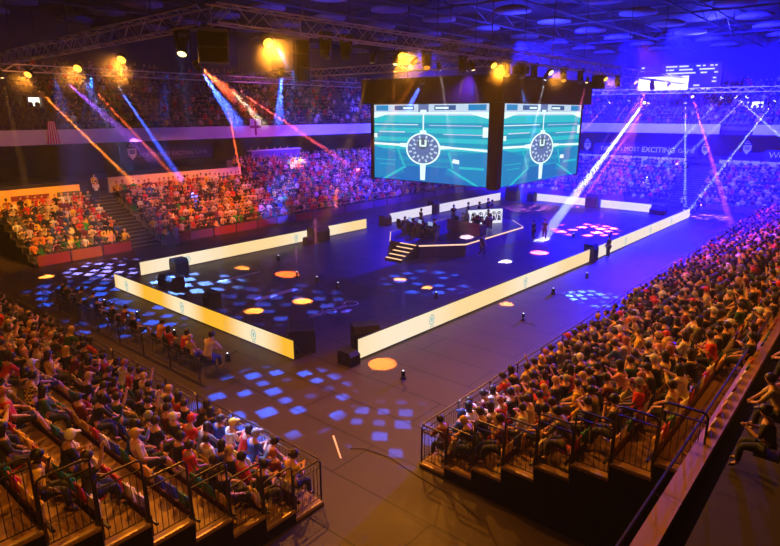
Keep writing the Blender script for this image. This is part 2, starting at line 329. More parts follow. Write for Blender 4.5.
# ------------------------------------------------------------------ lamps
AMB = led('amber_lens', (1, .45, .05), 2.6); AMB2 = led('amber_lens_dim', (1, .3, .04), 1.2); WLENS = led('white_lens', (.75, .8, 1), 5); BLENS = led('blue_lens', (.3, .4, 1), 12); WWL = led('warm_lens', (1, .7, .3), 3)
def aim(o, to):
    d = V(to) - V(o.location); o.rotation_euler = d.to_track_quat('-Z', 'Y').to_euler()
def spot(loc, to, col, W, ang, blend=.35, r=.12, parent=None, gobo=None):
    l = bpy.data.lights.new('spot_light', 'SPOT'); l.energy = W; l.color = col; l.spot_size = math.radians(ang); l.spot_blend = blend; l.shadow_soft_size = r
    o = bpy.data.objects.new('spot_light', l); COL.objects.link(o); o.location = loc; aim(o, to)
    if gobo:
        l.use_nodes = True; nt = l.node_tree; e = nt.nodes['Emission']; k = 1 / math.tan(math.radians(ang / 2))
        tc = nt.nodes.new('ShaderNodeTexCoord'); sp = nt.nodes.new('ShaderNodeSeparateXYZ'); L = nt.links.new; L(tc.outputs['Normal'], sp.inputs[0])
        cm = nt.nodes.new('ShaderNodeCombineXYZ')
        for i in (0, 1):
            dv = nt.nodes.new('ShaderNodeMath'); dv.operation = 'DIVIDE'; L(sp.outputs[i], dv.inputs[0]); L(sp.outputs[2], dv.inputs[1]); L(dv.outputs[0], cm.inputs[i])
        def mth(op, x, y=None, cl=False):
            n = nt.nodes.new('ShaderNodeMath'); n.operation = op; n.use_clamp = cl
            for i_, q in enumerate((x, y)):
                if q is None: continue
                if isinstance(q, (int, float)): n.inputs[i_].default_value = q
                else: L(q, n.inputs[i_])
            return n.outputs[0]
        mp = nt.nodes.new('ShaderNodeMapping'); mp.inputs['Scale'].default_value = (k * gobo, k * gobo, 1); mp.inputs['Rotation'].default_value = (0, 0, rnd.uniform(.3, 1.1)); mp.inputs['Location'].default_value = (rnd.uniform(5, 9), rnd.uniform(5, 9), 0)
        L(cm.outputs[0], mp.inputs[0]); s2 = nt.nodes.new('ShaderNodeSeparateXYZ'); L(mp.outputs[0], s2.inputs[0])
        v = s2.outputs[1]; fv = mth('FLOOR', v); wr = nt.nodes.new('ShaderNodeTexWhiteNoise'); wr.noise_dimensions = '1D'; L(fv, wr.inputs['W'])
        u = mth('ADD', s2.outputs[0], wr.outputs['Value']); fu = mth('FLOOR', u)
        cb = nt.nodes.new('ShaderNodeCombineXYZ'); L(fu, cb.inputs[0]); L(fv, cb.inputs[1]); wn = nt.nodes.new('ShaderNodeTexWhiteNoise'); wn.noise_dimensions = '2D'; L(cb.outputs[0], wn.inputs['Vector'])
        size_ = mth('ADD', mth('MULTIPLY', wn.outputs['Value'], .16), .22)
        def side(f, c_): return mth('MULTIPLY', mth('SUBTRACT', size_, mth('ABSOLUTE', mth('SUBTRACT', mth('SUBTRACT', f, c_), .5))), 9, True)
        msk = mth('MULTIPLY', side(u, fu), side(v, fv)); keep = mth('MULTIPLY', mth('SUBTRACT', wn.outputs['Value'], .22), 3, True)
        L(mth('MULTIPLY', msk, keep), e.inputs['Strength'])
    return o
PUFF = bpy.data.materials.new('lamp_halo_smoke'); PUFF.use_nodes = True; nt = PUFF.node_tree; nt.nodes.clear()  # smoke balls added to give the amber lamps their glow halos
o = nt.nodes.new('ShaderNodeOutputMaterial'); s = nt.nodes.new('ShaderNodeVolumeScatter'); s.inputs['Density'].default_value = .05
tc = nt.nodes.new('ShaderNodeTexCoord'); ln = nt.nodes.new('ShaderNodeVectorMath'); ln.operation = 'LENGTH'; mr = nt.nodes.new('ShaderNodeMapRange'); mr.interpolation_type = 'SMOOTHERSTEP'
mr.inputs[1].default_value = 1.3; mr.inputs[2].default_value = 0; mr.inputs[3].default_value = 0; mr.inputs[4].default_value = .07
nt.links.new(tc.outputs['Object'], ln.inputs[0]); nt.links.new(ln.outputs['Value'], mr.inputs[0]); nt.links.new(mr.outputs[0], s.inputs['Density'])
nt.links.new(s.outputs[0], o.inputs['Volume']); PN = [0]
def puff(loc, to):
    PN[0] += 1; c = V(loc) + (V(to) - V(loc)).normalized() * .35; o = MB().ball((0, 0, 0), (1.3, 1.3, 1.3), 16, 10).build('lamp_halo', PUFF, None, True); o.location = c
    tag(o, f'added smoke ball making the halo of an amber truss lamp, {ORD[PN[0] - 1]} of these', 'haze', 'added halo smoke at the amber lamps', 'stuff')
def blinder(loc, to, label, W, col=(1, .42, .06), lens=AMB, ang=120, size=.19, light=True):
    t = thing('audience_blinder', label, 'stage lamp', loc, 0, 'amber lamps on the trusses'); aim(t, to)
    MB().tube([(0, 0, .3), (0, 0, .22), (0, 0, .02), (0, 0, -.02)], [size * .5, size * 1.02, size * 1.12, size * 1.12], 14).build('housing', BLACK, t, True)
    MB().tube([(0, 0, -.022), (0, 0, -.034)], [size, size * .9], 16).build('lens', lens, t)
    y = MB(); y.tube([(-size * 1.25, 0, 0), (-size * 1.3, .05, .3), (-.1, .2, .52), (.1, .2, .52), (size * 1.3, .05, .3), (size * 1.25, 0, 0)], .016, 5); y.build('yoke', STEEL, t)
    if light: puff(loc, to)
    if light: l = spot(V(loc) + (V(to) - V(loc)).normalized() * .12, to, col, W, ang, .6, .15)
    return t
A2 = (1, .32, .03)
for i, (y, z, W) in enumerate(((37.2, 12.55, 1500), (30.9, 12.6, 2500), (26.5, 12.75, 4500))):
    blinder((13.3, y, z), (3, y - 8, 2), f'{ORD[2 - i]} bright amber lamp along the truss running left from the corner', W, A2)
for i, (x, z, W) in enumerate(((14.7, 12.98, 5500), (22.4, 13.05, 5000), (30.7, 13.1, 3800), (38.0, 13.05, 1200), (47.6, 13.05, 600), (54.5, 13.05, 350), (64.5, 13.1, 120))):
    blinder((x, 18.2, z), (x - 4, 5, 2), f'{ORD[i]} bright amber lamp along the near truss, counted from its corner', W * 1.5, (1, .34, .022), AMB if x < 37 or x > 46 else WWL)
def moving_head(loc, to, label, lens, group='moving head lamps on the trusses', up=1):
    t = thing('moving_head_lamp', label, 'stage lamp', loc, 0, group)
    MB().bbox((-.17, -.14, .28 * up), (.17, .14, .42 * up) if up > 0 else (.17, .14, .2), .03).build('base', BLACK, t)
    y = MB(); y.box((-.2, -.05, -.06), (-.15, .05, .3 * up)); y.box((.15, -.05, -.06), (.2, .05, .3 * up)); y.box((-.2, -.05, .26 * up), (.2, .05, .3 * up)); y.build('yoke', BLACK, t)
    h = bpy.data.objects.new('head', MB().tube([(0, 0, .24), (0, 0, .16), (0, 0, -.1), (0, 0, -.24)], [.08, .14, .15, .13], 12).mesh('head', BLACK, True)); COL.objects.link(h); h.parent = t
    d = V(to) - V(loc); h.rotation_euler = d.to_track_quat('-Z', 'Y').to_euler()
    MB().tube([(0, 0, -.241), (0, 0, -.25)], [.11, .1], 12).build('lens', lens, h)
    return t
mh = [(12.9, 20.9, 12.9, 'tilted moving lamp with glowing amber barrel beside the black speaker array', WWL), (24.8, 18.5, 12.95, 'moving lamp hanging above the first screen centre', AMB2), (17.9, 18.5, 13.05, 'dark moving lamp next to the second amber lamp', BLACK),
      (19.1, 18.5, 13.05, 'dark moving lamp between the second and third amber lamps', BLACK), (28.0, 18.5, 12.95, 'dark moving lamp just before the fourth amber lamp', BLACK), (32.7, 18.5, 12.95, 'moving lamp with orange glint after the fourth amber lamp', AMB2), (34.6, 18.5, 12.95, 'dark moving lamp above the gap between the screens', BLACK),
      (36.2, 18.5, 12.95, 'dark moving lamp before the fifth amber lamp', BLACK), (40.6, 18.5, 12.95, 'moving lamp with orange glint above the second screen', AMB2), (43.5, 18.5, 12.95, 'dark moving lamp over the second screen edge', BLACK), (51, 18.5, 12.95, 'dark moving lamp after the sixth amber lamp', BLACK), (60, 18.5, 12.95, 'dark moving lamp near the end of the truss', BLACK)]
for x, y, z, lab, ln in mh: moving_head((x, y, z), (x - 5, y - 4, 3), lab, ln).scale = (1.5, 1.5, 1.5)
# hanging line array box near the corner and another cluster
def array_box(loc, rz, label, n, w=1.5):
    t = thing('hanging_loudspeaker', label, 'loudspeaker', loc, rz, None)
    for i in range(n):
        c = MB().bbox((-w / 2, -.4, -i * .52 - .5), (w / 2, .4, -i * .52), .05).build('speaker_cabinet', BLACK, t)
        MB().box((-w / 2 + .06, -.42, -i * .52 - .46), (w / 2 - .06, -.4, -i * .52 - .04)).build('grille', BLACKM, c)
    MB().box((-w / 2, -.3, .02), (w / 2, .3, .12)).tube([(0, 0, .1), (0, 0, .8)], .03, 5).build('rigging_frame', ALU, t)
array_box((13.1, 19.3, 13.25), math.radians(-30), 'big black square loudspeaker box hanging under the truss corner', 2, 1.05)
array_box((17.2, 19.2, 13.3), math.radians(-30), 'narrow black loudspeaker column hanging after the first amber lamp', 3, .55)
array_box((35.4, 19.0, 13.35), 0, 'small black loudspeaker hanging over the gap between screens', 1, .9)
array_box((49, 19.3, 13.4), 0, 'black loudspeaker column hanging past the second screen', 2, .9)

# ------------------------------------------------------------------ people
def skin_mesh(name, joints, edges, root, mats, sub=1, extra=None):
    bm = bmesh.new(); ly = bm.verts.layers.skin.verify(); vs = []
    for co, r in joints:
        v = bm.verts.new(co); v[ly].radius = (r, r) if not isinstance(r, tuple) else r; vs.append(v)
    vs[root][ly].use_root = True
    for a, b in edges: bm.edges.new((vs[a], vs[b]))
    me = bpy.data.meshes.new(name); bm.to_mesh(me); bm.free()
    o = bpy.data.objects.new(name, me); COL.objects.link(o)
    s = o.modifiers.new('s', 'SKIN'); s.use_smooth_shade = True
    d = o.modifiers.new('d', 'SUBSURF'); d.levels = sub; d.render_levels = sub
    bpy.context.view_layer.update(); dg = bpy.context.evaluated_depsgraph_get()
    out = bpy.data.meshes.new_from_object(o.evaluated_get(dg)); bpy.data.objects.remove(o)
    out.name = name; out.materials.clear()
    for m in mats: out.materials.append(m)
    return out
def pose(kind):
    """joint table of a figure facing +y, floor at z 0"""
    P = dict(lean=0., kn=.44, ks=.11, ah=.1, armL=((.25, .08, .80), (.15, .30, .70)), armR=((.25, .08, .80), (.15, .30, .70)), hz=.55, head=(0, .03), foot=.0)
    u = dict(lap={}, forward=dict(lean=.24, armL=((.24, .30, .78), (.08, .50, .72)), armR=((.24, .30, .78), (.10, .48, .70)), head=(0, .05)),
             phone=dict(lean=.08, armL=((.24, .12, .82), (.06, .36, .92)), armR=((.24, .12, .82), (.06, .36, .90)), head=(0, .06)),
             back=dict(lean=-.10, kn=.5, armL=((.28, .0, .80), (.2, .24, .68)), armR=((.30, .02, .82), (.28, .28, .72)), foot=.12),
             crossed=dict(lean=-.02, armL=((.25, .10, .82), (-.08, .22, .86)), armR=((.25, .12, .80), (-.10, .24, .82))),
             clap=dict(lean=.10, armL=((.28, .22, .95), (.05, .40, 1.12)), armR=((.28, .22, .93), (.05, .40, 1.10))),
             aside=dict(lean=.05, armL=((.30, .0, .85), (.34, .22, .72)), armR=((.24, .18, .84), (.06, .24, 1.10)), head=(.03, .05)),
             wave=dict(lean=.0, armL=((.30, .10, 1.20), (.24, .22, 1.48)), armR=((.25, .08, .80), (.15, .30, .70))))
    P.update(u.get(kind, {})); return P
def build_person(kind, hair, skin, stand=False):
    P = pose(kind); ln = P['lean']
    if stand:
        hz = .93; J = [((0, 0, hz), .13), ((0, .01, 1.08), .12), ((0, .0 + ln * .4, 1.28), .145), ((0, ln * .7 - .01, 1.42), .1), ((0, ln + .0, 1.52), .055)]
        sh = 1.42; hc = V((P['head'][0], ln + P['head'][1] + .0, 1.66))
        legs = [((.10, 0, .88), .09), ((.11, .02, .48), .062), ((.12, -.02, .09), .042), ((.13, .15, .04), .04)]
        if kind == 'walk': legsR = [((-.10, 0, .88), .09), ((-.11, .14, .50), .062), ((-.11, .02, .10), .042), ((-.12, .18, .05), .04)]; legs = [((.10, 0, .88), .09), ((.11, -.02, .48), .062), ((.12, -.22, .12), .042), ((.13, -.08, .04), .04)]
        else: legsR = [((-a[0][0], a[0][1], a[0][2]), a[1]) for a in legs]
        arms = {1: ((.25, -.01, 1.15), (.25, .12, .93)), -1: ((-.25, .02, 1.15), (-.2, .2, 1.0))}
        if kind == 'forward': arms = {1: ((.25, .1, 1.2), (.12, .34, 1.1)), -1: ((-.25, .1, 1.2), (-.12, .34, 1.1))}
    else:
        J = [((0, 0, P['hz']), .135), ((0, ln * .35 - .02, .76), .125), ((0, ln * .8 - .01, .97), .15), ((0, ln + .0, 1.09), .10), ((0, ln * 1.05 + .01, 1.18), .055)]
        sh = 1.07; hc = V((P['head'][0], ln * 1.15 + P['head'][1], 1.315 - abs(ln) * .12))
        kn, ks, ft = P['kn'], P['ks'], P['foot']
        legs = [((.10, .10, .54), .095), ((ks + .02, kn, .53), .066), ((ks + .03, kn + .02 + ft, .12), .045), ((ks + .04, kn + .17 + ft, .05), .04)]
        legsR = [((-a[0][0], a[0][1], a[0][2]), a[1]) for a in legs]
        arms = {}
        for sg, k in ((1, 'armL'), (-1, 'armR')):
            e, w = P[k]; arms[sg] = ((sg * e[0], e[1] + ln * .6, e[2]), (sg * w[0], w[1] + ln * .3, w[2]))
    J2 = list(J); E = [(0, 1), (1, 2), (2, 3), (3, 4)]
    J2 += [(tuple(hc + V((0, -.01, -.06))), .075), (tuple(hc + V((0, 0, .02))), .098), (tuple(hc + V((0, -.01, .085))), .07)]; E += [(4, 5), (5, 6), (6, 7)]
    hips = []
    for sg, lg in ((1, legs), (-1, legsR)):
        k = len(J2); J2 += [(c, r) for c, r in lg]; E += [(0, k), (k, k + 1), (k + 1, k + 2), (k + 2, k + 3)]; hips.append(k)
    hands = []; sy = J[3][0][1]
    for sg in (1, -1):
        k = len(J2); e, w = V(arms[sg][0]), V(arms[sg][1]); d = (w - e).normalized()
        J2 += [((sg * .175, sy - .01, sh - .01), .062), (tuple(e), .046), (tuple(w), .031), (tuple(w + d * .07), (.042, .022))]
        E += [(3, k), (k, k + 1), (k + 1, k + 2), (k + 2, k + 3)]; hands.append((w + d * .08, d, sg))
    body = skin_mesh('person', J2, E, 0, [SKIN[skin], SHOE])
    # nose, brow and ears pulled out of the head, shoes coloured at the feet
    bm = bmesh.new(); bm.from_mesh(body); nose = hc + V((0, .1, -.01))
    for v in bm.verts:
        q = v.co - nose
        if q.length < .035: v.co.y += .025
        for sg in (1, -1):
            if (v.co - (hc + V((sg * .09, -.01, 0)))).length < .03: v.co.x += sg * .018
    for f in bm.faces:
        if f.calc_center_median().z < .105: f.material_index = 1
    for w, d, sg in hands:      # fingers and thumb
        side = d.cross(V((0, 0, 1))).normalized() if abs(d.z) < .95 else V((1, 0, 0)); dn = side.cross(d).normalized()
        for i, (o_, l_) in enumerate(((-.027, .062), (-.009, .075), (.009, .07), (.027, .052))):
            mb = MB().tube([w + side * o_ - d * .02, w + side * o_ + d * l_ * .55, w + side * o_ * .9 + d * l_ - dn * .018 * (1 if dn.z > 0 else -1)], [.0095, .009, .006], 5)
            vs = [bm.verts.new(p) for p in mb.v]; [bm.faces.new([vs[j] for j in f]) for f in mb.f]
        mb = MB().tube([w - side * .03 * sg - d * .06, w - side * .055 * sg - d * .02, w - side * .05 * sg + d * .02], [.011, .0095, .007], 5)
        vs = [bm.verts.new(p) for p in mb.v]; [bm.faces.new([vs[j] for j in f]) for f in mb.f]
    bm.to_mesh(body); bm.free(); body.polygons.foreach_set('use_smooth', [True] * len(body.polygons))
    # shirt: torso and sleeves a little fatter than the body
    S = [((0, 0.0, (.62 if not stand else .96)), .155)] + [(J[i][0], J[i][1] + (.022, .022, .018)[i - 1]) for i in (1, 2, 3)]; SE = [(0, 1), (1, 2), (2, 3)]
    for sg in (1, -1):
        k = len(S); e = V(arms[sg][0]); s0 = V((sg * .18, sy - .01, sh - .005)); m_ = s0.lerp(e, .85 if hair != 'cap' else 1.0)
        S += [(tuple(s0), .078), (tuple(m_), .062)]; SE += [(3, k), (k, k + 1)]
        if hair == 'long' or kind == 'crossed':
            w = V(arms[sg][1]); S += [(tuple(e.lerp(w, .85)), .042)]; SE += [(k + 1, k + 2)]
    shirt = skin_mesh('shirt', S, SE, 1, [CLOTH])
    T = [((0, 0.0, P['hz'] if not stand else .93), .152)]; TE = []
    short = hair in ('cap', 'short') and kind in ('lap', 'back', 'clap')
    for lg in (legs, legsR):
        k = len(T); T += [(lg[0][0], lg[0][1] + .018), (lg[1][0], lg[1][1] + .02)]; TE += [(0, k), (k, k + 1)]
        if not short: T += [(tuple(V(lg[2][0]) + V((0, 0, .03))), .062)]; TE += [(k + 1, k + 2)]
    trs = skin_mesh('trousers', T, TE, 0, [CLOTH])
    # hair shell
    hb = MB(); n = 12; rings = []
    for j in range(9):
        t = PI * (j + .05) / 12.5 * 1.3
        rings.append([(t, 2 * PI * k / n) for k in range(n)])
    R = .118; vs = []; c0 = hc + V((0, -.012, .02))
    for rg in rings:
        for t, a in rg:
            front = max(0, math.sin(a)); tt = t * (1 - .48 * front ** .6)
            drop = 0
            if hair == 'long' and front < .2: tt = min(t, PI * .55); drop = max(0, t - PI * .55) * .22
            if hair in ('short', 'cap'): tt = min(tt, PI * .68)
            vs.append(c0 + V((R * .92 * math.sin(tt) * math.cos(a), R * 1.05 * math.sin(tt) * math.sin(a), R * 1.08 * math.cos(tt) - drop)))
    hb.add(vs, [tuple(range(n))[::-1]] + [(k * n + i, (k + 1) * n + i, (k + 1) * n + (i + 1) % n, k * n + (i + 1) % n) for k in range(8) for i in range(n)])
    if hair == 'cap':
        hb.loft([[c0 + V((x, .08, .05)) for x in (-.075, -.03, .03, .075)], [c0 + V((x * .8, .2, .03 - abs(x) * .15)) for x in (-.075, -.03, .03, .075)], [c0 + V((x * .8, .19, .02 - abs(x) * .15)) for x in (-.075, -.03, .03, .075)], [c0 + V((x, .08, .035)) for x in (-.075, -.03, .03, .075)]])
    if hair == 'bun': hb.ball(tuple(c0 + V((0, -.14, .05))), .05, 8, 6)
    hm = hb.mesh('hair', [HAIRM], True)
    return body, shirt, trs, hm
KINDS = [('lap', 'short'), ('forward', 'short'), ('phone', 'cap'), ('back', 'short'), ('crossed', 'long'), ('clap', 'long'), ('aside', 'short'), ('forward', 'long'), ('phone', 'bun'), ('wave', 'short'), ('back', 'cap'), ('lap', 'long')]
PROTO = {}
def proto_person(i, skin, stand=False):
    k = (i, skin, stand)
    if k not in PROTO:
        kd, hr = i if stand else KINDS[i]; PROTO[k] = build_person(kd, hr, skin, stand)
    return PROTO[k]
HAIRC = {'black': (.01, .008, .008), 'brown': (.03, .014, .007), 'fair': (.5, .3, .1), 'grey': (.3, .28, .27), 'ginger': (.35, .1, .03)}
SHIRTC = {'black': (.012, .011, .014), 'navy': (.015, .02, .07), 'charcoal': (.03, .03, .034), 'maroon': (.14, .012, .02), 'red': (.6, .025, .02), 'cream': (.62, .48, .3), 'white': (.7, .68, .68), 'grey': (.13, .13, .14), 'dark green': (.02, .09, .04), 'yellow': (.75, .48, .04), 'orange': (.7, .2, .03), 'blue': (.03, .08, .4), 'olive': (.12, .11, .04), 'pink': (.7, .3, .35), 'lilac': (.5, .4, .65), 'green': (.03, .35, .08)}
SHIRTW = ['black'] * 15 + ['navy'] * 6 + ['charcoal'] * 6 + ['maroon'] * 4 + ['red'] * 4 + ['cream'] * 3 + ['white'] * 3 + ['grey'] * 3 + ['dark green'] * 3 + ['yellow', 'orange', 'blue', 'olive', 'olive', 'pink']
def add_person(loc, rz, label, group, shirt, hairc, idx, skin=0, stand=False, sc=1.0, plaid=False, trc=None):
    me = proto_person(idx, skin, stand)
    p = bpy.data.objects.new('person', me[0]); COL.objects.link(p); p.location = loc; p.rotation_euler = (0, 0, rz); p.scale = (sc, sc, sc)
    tag(p, label, 'person', group)
    for nm, m, c in (('shirt', me[1], SHIRTC[shirt]), ('trousers', me[2], trc or rnd.choice([(.01, .01, .012), (.015, .02, .05), (.02, .02, .024), (.05, .04, .03)])), ('hair', me[3], HAIRC.get(hairc, SHIRTC.get(hairc)))):
        if plaid and nm == 'shirt': m = m.copy(); m.materials[0] = PLAID
        o = bpy.data.objects.new(nm, m); COL.objects.link(o); o.parent = p; o.color = (*c, 1)
    return p

# ------------------------------------------------------------------ seats
SEATC = {'red': (.5, .02, .02), 'yellow': (.8, .5, .05), 'white': (.8, .72, .6), 'green': (.01, .16, .07), 'blue': (.02, .04, .4), 'maroon': (.15, .012, .02)}
def seat_meshes():
    b = MB(); n = 12                                     # rounded shell back, curved
    rings = []
    for z, w in ((.40, .20), (.46, .215), (.62, .22), (.78, .215), (.87, .18), (.91, .10)):
        ring = []
        for k in range(7):
            x = -w + 2 * w * k / 6; ring.append((x, -.215 - .10 * (z - .4) + .05 * (x / .22) ** 2, z))
        for k in range(6, -1, -1):
            x = -w + 2 * w * k / 6; ring.append((x, -.24 - .10 * (z - .4) + .05 * (x / .22) ** 2, z))
        rings.append(ring)
    b.loft(rings); back = b.mesh('stadium_seat', [SHELL], True)
    u = MB(); rings = []
    for y, w, z in ((-.2, .18, .42), (-.1, .21, .40), (.1, .215, .40), (.2, .2, .425), (.235, .14, .43)):
        rings.append([(-w, y, z + .03), (-w * .5, y, z), (w * .5, y, z), (w, y, z + .03), (w, y, z + .005), (w * .5, y, z - .028), (-w * .5, y, z - .028), (-w, y, z + .005)])
    u.loft(rings); down = u.mesh('seat_pan', [SHELL], True)
    t = MB(); t.v = [(x, (z - .42) * .9 - .17, .43 + (y + .2) * .85) for x, y, z in u.v]; t.f = u.f; t.m = u.m; up = t.mesh('seat_pan', [SHELL], True)
    f = MB().box((-.02, -.24, .05), (.02, -.12, .40)).box((-.19, -.22, .34), (.19, -.18, .40)); fr = f.mesh('seat_bracket', [STEEL])
    return back, down, up, fr
SB, SD, SU, SF = seat_meshes()
def add_seat(loc, rz, colr, empty, label):
    o = bpy.data.objects.new('stadium_seat', SB); COL.objects.link(o); o.location = loc; o.rotation_euler = (0, 0, rz); o.color = (*SEATC[colr], 1)
    tag(o, label, 'seat', 'coloured plastic seats on the near stands')
    c = bpy.data.objects.new('seat_pan', SU if empty else SD); COL.objects.link(c); c.parent = o; c.color = o.color
    d = bpy.data.objects.new('seat_bracket', SF); COL.objects.link(d); d.parent = o
    return o

# ------------------------------------------------------------------ low detail crowd and seating for the far stands
class Mass:
    def __init__(s): s.V = []; s.F = []; s.C = []; s.n = 0
    def add(s, tv, tf, tc, M, sc, cols):
        s.V.append(tv * sc @ M[0].T + M[1]); k = s.n; s.F += [tuple(i + k for i in f) for f in tf]; s.C.append(np.array(cols)[tc]); s.n += len(tv)
    def build(s, name, mat):
        Vv = np.concatenate(s.V); Cc = np.concatenate(s.C)
        me = bpy.data.meshes.new(name); me.from_pydata(Vv.tolist(), [], s.F); me.materials.append(mat)
        a = me.attributes.new('dye', 'FLOAT_COLOR', 'POINT'); a.data.foreach_set('color', np.c_[Cc, np.ones(len(Cc))].astype(np.float32).ravel())
        o = bpy.data.objects.new(name, me); COL.objects.link(o); return o
def template(parts):
    Vv = []; F = []; C = []
    for mb, c in parts:
        k = len(Vv); Vv += list(mb.v); C += [c] * len(mb.v); F += [tuple(i + k for i in f) for f in mb.f]
    return np.array([tuple(p) for p in Vv], float), F, np.array(C)
def low_person(arm, lean):
    o = []
    o.append((MB().tube([(0, 0, .45), (0, lean * .4, .75), (0, lean * .8, 1.0), (0, lean, 1.12)], [.16, .15, .2, .09], 6), 2))
    o.append((MB().ball((0, lean + .03, 1.3), (.1, .11, .125), 6, 4), 0)); o.append((MB().ball((0, lean + .0, 1.345), (.112, .12, .115), 6, 3), 1))
    for s in (1, -1):
        o.append((MB().tube([(s * .1, .05, .52), (s * .13, .46, .52), (s * .13, .5, .08)], [.095, .07, .05], 5), 3))
        e, w = arm; o.append((MB().tube([(s * .2, lean * .9, 1.05), (s * e[0], e[1] + lean * .6, e[2])], [.065, .055], 5), 2)); o.append((MB().tube([(s * e[0], e[1] + lean * .6, e[2]), (s * w[0], w[1] + lean * .4, w[2])], [.045, .04], 5), 0))
    return template(o)
LOW = [low_person(((.25, .08, .8), (.12, .34, .7)), .02), low_person(((.25, .25, .8), (.08, .45, .75)), .18), low_person(((.27, .2, .95), (.06, .36, 1.12)), .05), low_person(((.27, .05, .8), (.2, .3, .7)), -.08)]
LSEAT = template([(MB().loft([[(-.21, -.2, .4), (.21, -.2, .4), (.21, -.24, .4), (-.21, -.24, .4)], [(-.21, -.23, .72), (.21, -.23, .72), (.21, -.27, .72), (-.21, -.27, .72)], [(-.12, -.25, .84), (.12, -.25, .84), (.12, -.28, .84), (-.12, -.28, .84)]]), 0), (MB().box((-.2, -.2, .4), (.2, .2, .45)), 0)])

# ------------------------------------------------------------------ near telescopic stands
def to_world(o, al, dp, u, d, z=0): return (o[0] + al[0] * u + dp[0] * d, o[1] + al[1] * u + dp[1] * d, z)
SIDE = 0      # 0: left stand, 1: right stand (their rows differ a little)
def row_edge(r):
    if r < 2: return (0, (1.0, .92)[SIDE])[r]
    return (1.96 + .96 * (r - 2)) if SIDE == 0 else (1.85 + .95 * (r - 2))
def row_z(r):
    if r < 2: return (.1, .38)[r]
    return (.78 + .5 * (r - 2)) if SIDE == 0 else (.73 + .43 * (r - 2))
def wbox(mb, o, al, dp, u0, u1, d0, d1, z0, z1, mi=0):
    a = to_world(o, al, dp, u0, d0, z0); b = to_world(o, al, dp, u1, d1, z1); return mb.box(a, b, mi)
def near_stand(o, al, dp, Ln, label, nrows=8):
    t = thing('grandstand', label, 'grandstand', (0, 0, 0))
    for r in range(nrows):
        e0 = row_edge(r); e1 = row_edge(r + 1) if r < nrows - 1 else e0 + .95; z = row_z(r)
        wbox(MB(), o, al, dp, 0, Ln, e0, e1, z - .06, z).build('row_tread', WOOD, t)
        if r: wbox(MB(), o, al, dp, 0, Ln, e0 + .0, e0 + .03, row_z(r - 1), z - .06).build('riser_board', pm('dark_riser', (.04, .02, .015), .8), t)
        e = e0
        m = MB(); wbox(m, o, al, dp, .12, Ln, e + .865, e + .905, z + .1, z + .6); m.build('seat_row_back_panel', MAROON, t)
        m = MB(); wbox(m, o, al, dp, .12, Ln, e + .74, e + .80, z + .30, z + .36); m.build('seat_row_beam', STEEL, t)
        m = MB(); m.box(*[to_world(o, al, dp, *q) for q in ((.02, e0 + .02, z + .002), (.07, e1 - .02, z + .02))]); m.build('edge_strip', pm('edge_metal', (.5, .4, .3), .4, .5), t)
    s = MB()
    for r in range(nrows):
        e0 = row_edge(r); e1 = row_edge(r + 1) if r < nrows - 1 else e0 + .95
        wbox(s, o, al, dp, .0, .06, e0, e1, 0, row_z(r) - .061)
    s.build('side_curtain', BLACKM, t)
    wbox(MB(), o, al, dp, .06, Ln, -.02, 0, 0, .09).build('front_fascia', BLACKM, t)
    wbox(MB(), o, al, dp, .0, Ln, e1, e1 + .05, 0, row_z(nrows - 1)).build('rear_curtain', BLACKM, t)
    return t
LO, LA, LD = (9.63, 10.5), (0, 1), (-1, 0)
RO, RA, RD = (12.8, 9.6), (1, 0), (0, -1)
SIDE = 0; near_stand(LO, LA, LD, 38, 'nearest stand at lower left with tan treads, maroon seat backs and coloured seats')
SIDE = 1; near_stand(RO, RA, RD, 57, 'near stand at lower right packed with spectators facing the pitch')

RAILM = pm('rail_steel', (.07, .055, .05), .35, .7)
def guard(a, b, z, h, label, group, baluster=.13, corner=True, zb=None):
    """railing panel from a to b (ground points), feet at z, top at z+h"""
    a, b = V((*a, z)), V((*b, z)); d = b - a; Ln = d.length; t = thing('guard_railing', label, 'railing', a, math.atan2(d.y, d.x), group)
    r = .11
    m = MB(); pts = [(0, 0, 0), (0, 0, h - r)] + ([(r * .3, 0, h - r * .3)] if corner else []) + [(r, 0, h), (Ln - r, 0, h)] + [(Ln - r * .3, 0, h - r * .3), (Ln, 0, h - r), (Ln, 0, 0)]
    m.tube(pts, .026, 6); m.build('outer_frame', RAILM, t)
    MB().tube([(0, 0, .14), (Ln, 0, .14)], .014, 5).tube([(0, 0, h - .22), (Ln, 0, h - .22)], .018, 5).build('cross_bar', RAILM, t)
    m = MB(); n = max(2, round(Ln / baluster))
    for i in range(1, n): x = Ln * i / n; m.tube([(x, 0, .14), (x, 0, h - .22)], .009, 4)
    m.build('baluster_grille', RAILM, t); return t
sides = [('lower left stand', LO, LA, LD), ('lower right stand', RO, RA, RD)]
for nm, o, al, dp in sides:
    SIDE = 0 if al[1] else 1
    for r in range(8):
        e0 = row_edge(r); e1 = row_edge(r + 1) if r < 7 else e0 + .95; z = row_z(r)
        spans = [(e0, e1)]
        for k, (x, y) in enumerate(spans):
            guard(to_world(o, al, dp, .09, x + .01)[:2], to_world(o, al, dp, .09, y - .03)[:2], z, (1.3, 1.3)[r] if r < 2 else 1.5, f'black side railing panel of the {nm}, at its {ORD[r]} row' + (', corner piece' if (r == 0 and k == 0) else ''), f'side railings of the {nm}', corner=True)
    n = 18 if al[1] else 28
    for i in range(n):
        u0 = .09 + i * 2.0; p, q = to_world(o, al, dp, u0, .02), to_world(o, al, dp, u0 + 1.97, .02)
        if seen((*p[:2], 1.3), 30) or seen((*q[:2], 1.3), 30):
            guard(p[:2], q[:2], .1, 1.3, f'black front railing panel of the {nm}, {num(i + 1)} from its corner', f'front railings of the {nm}')

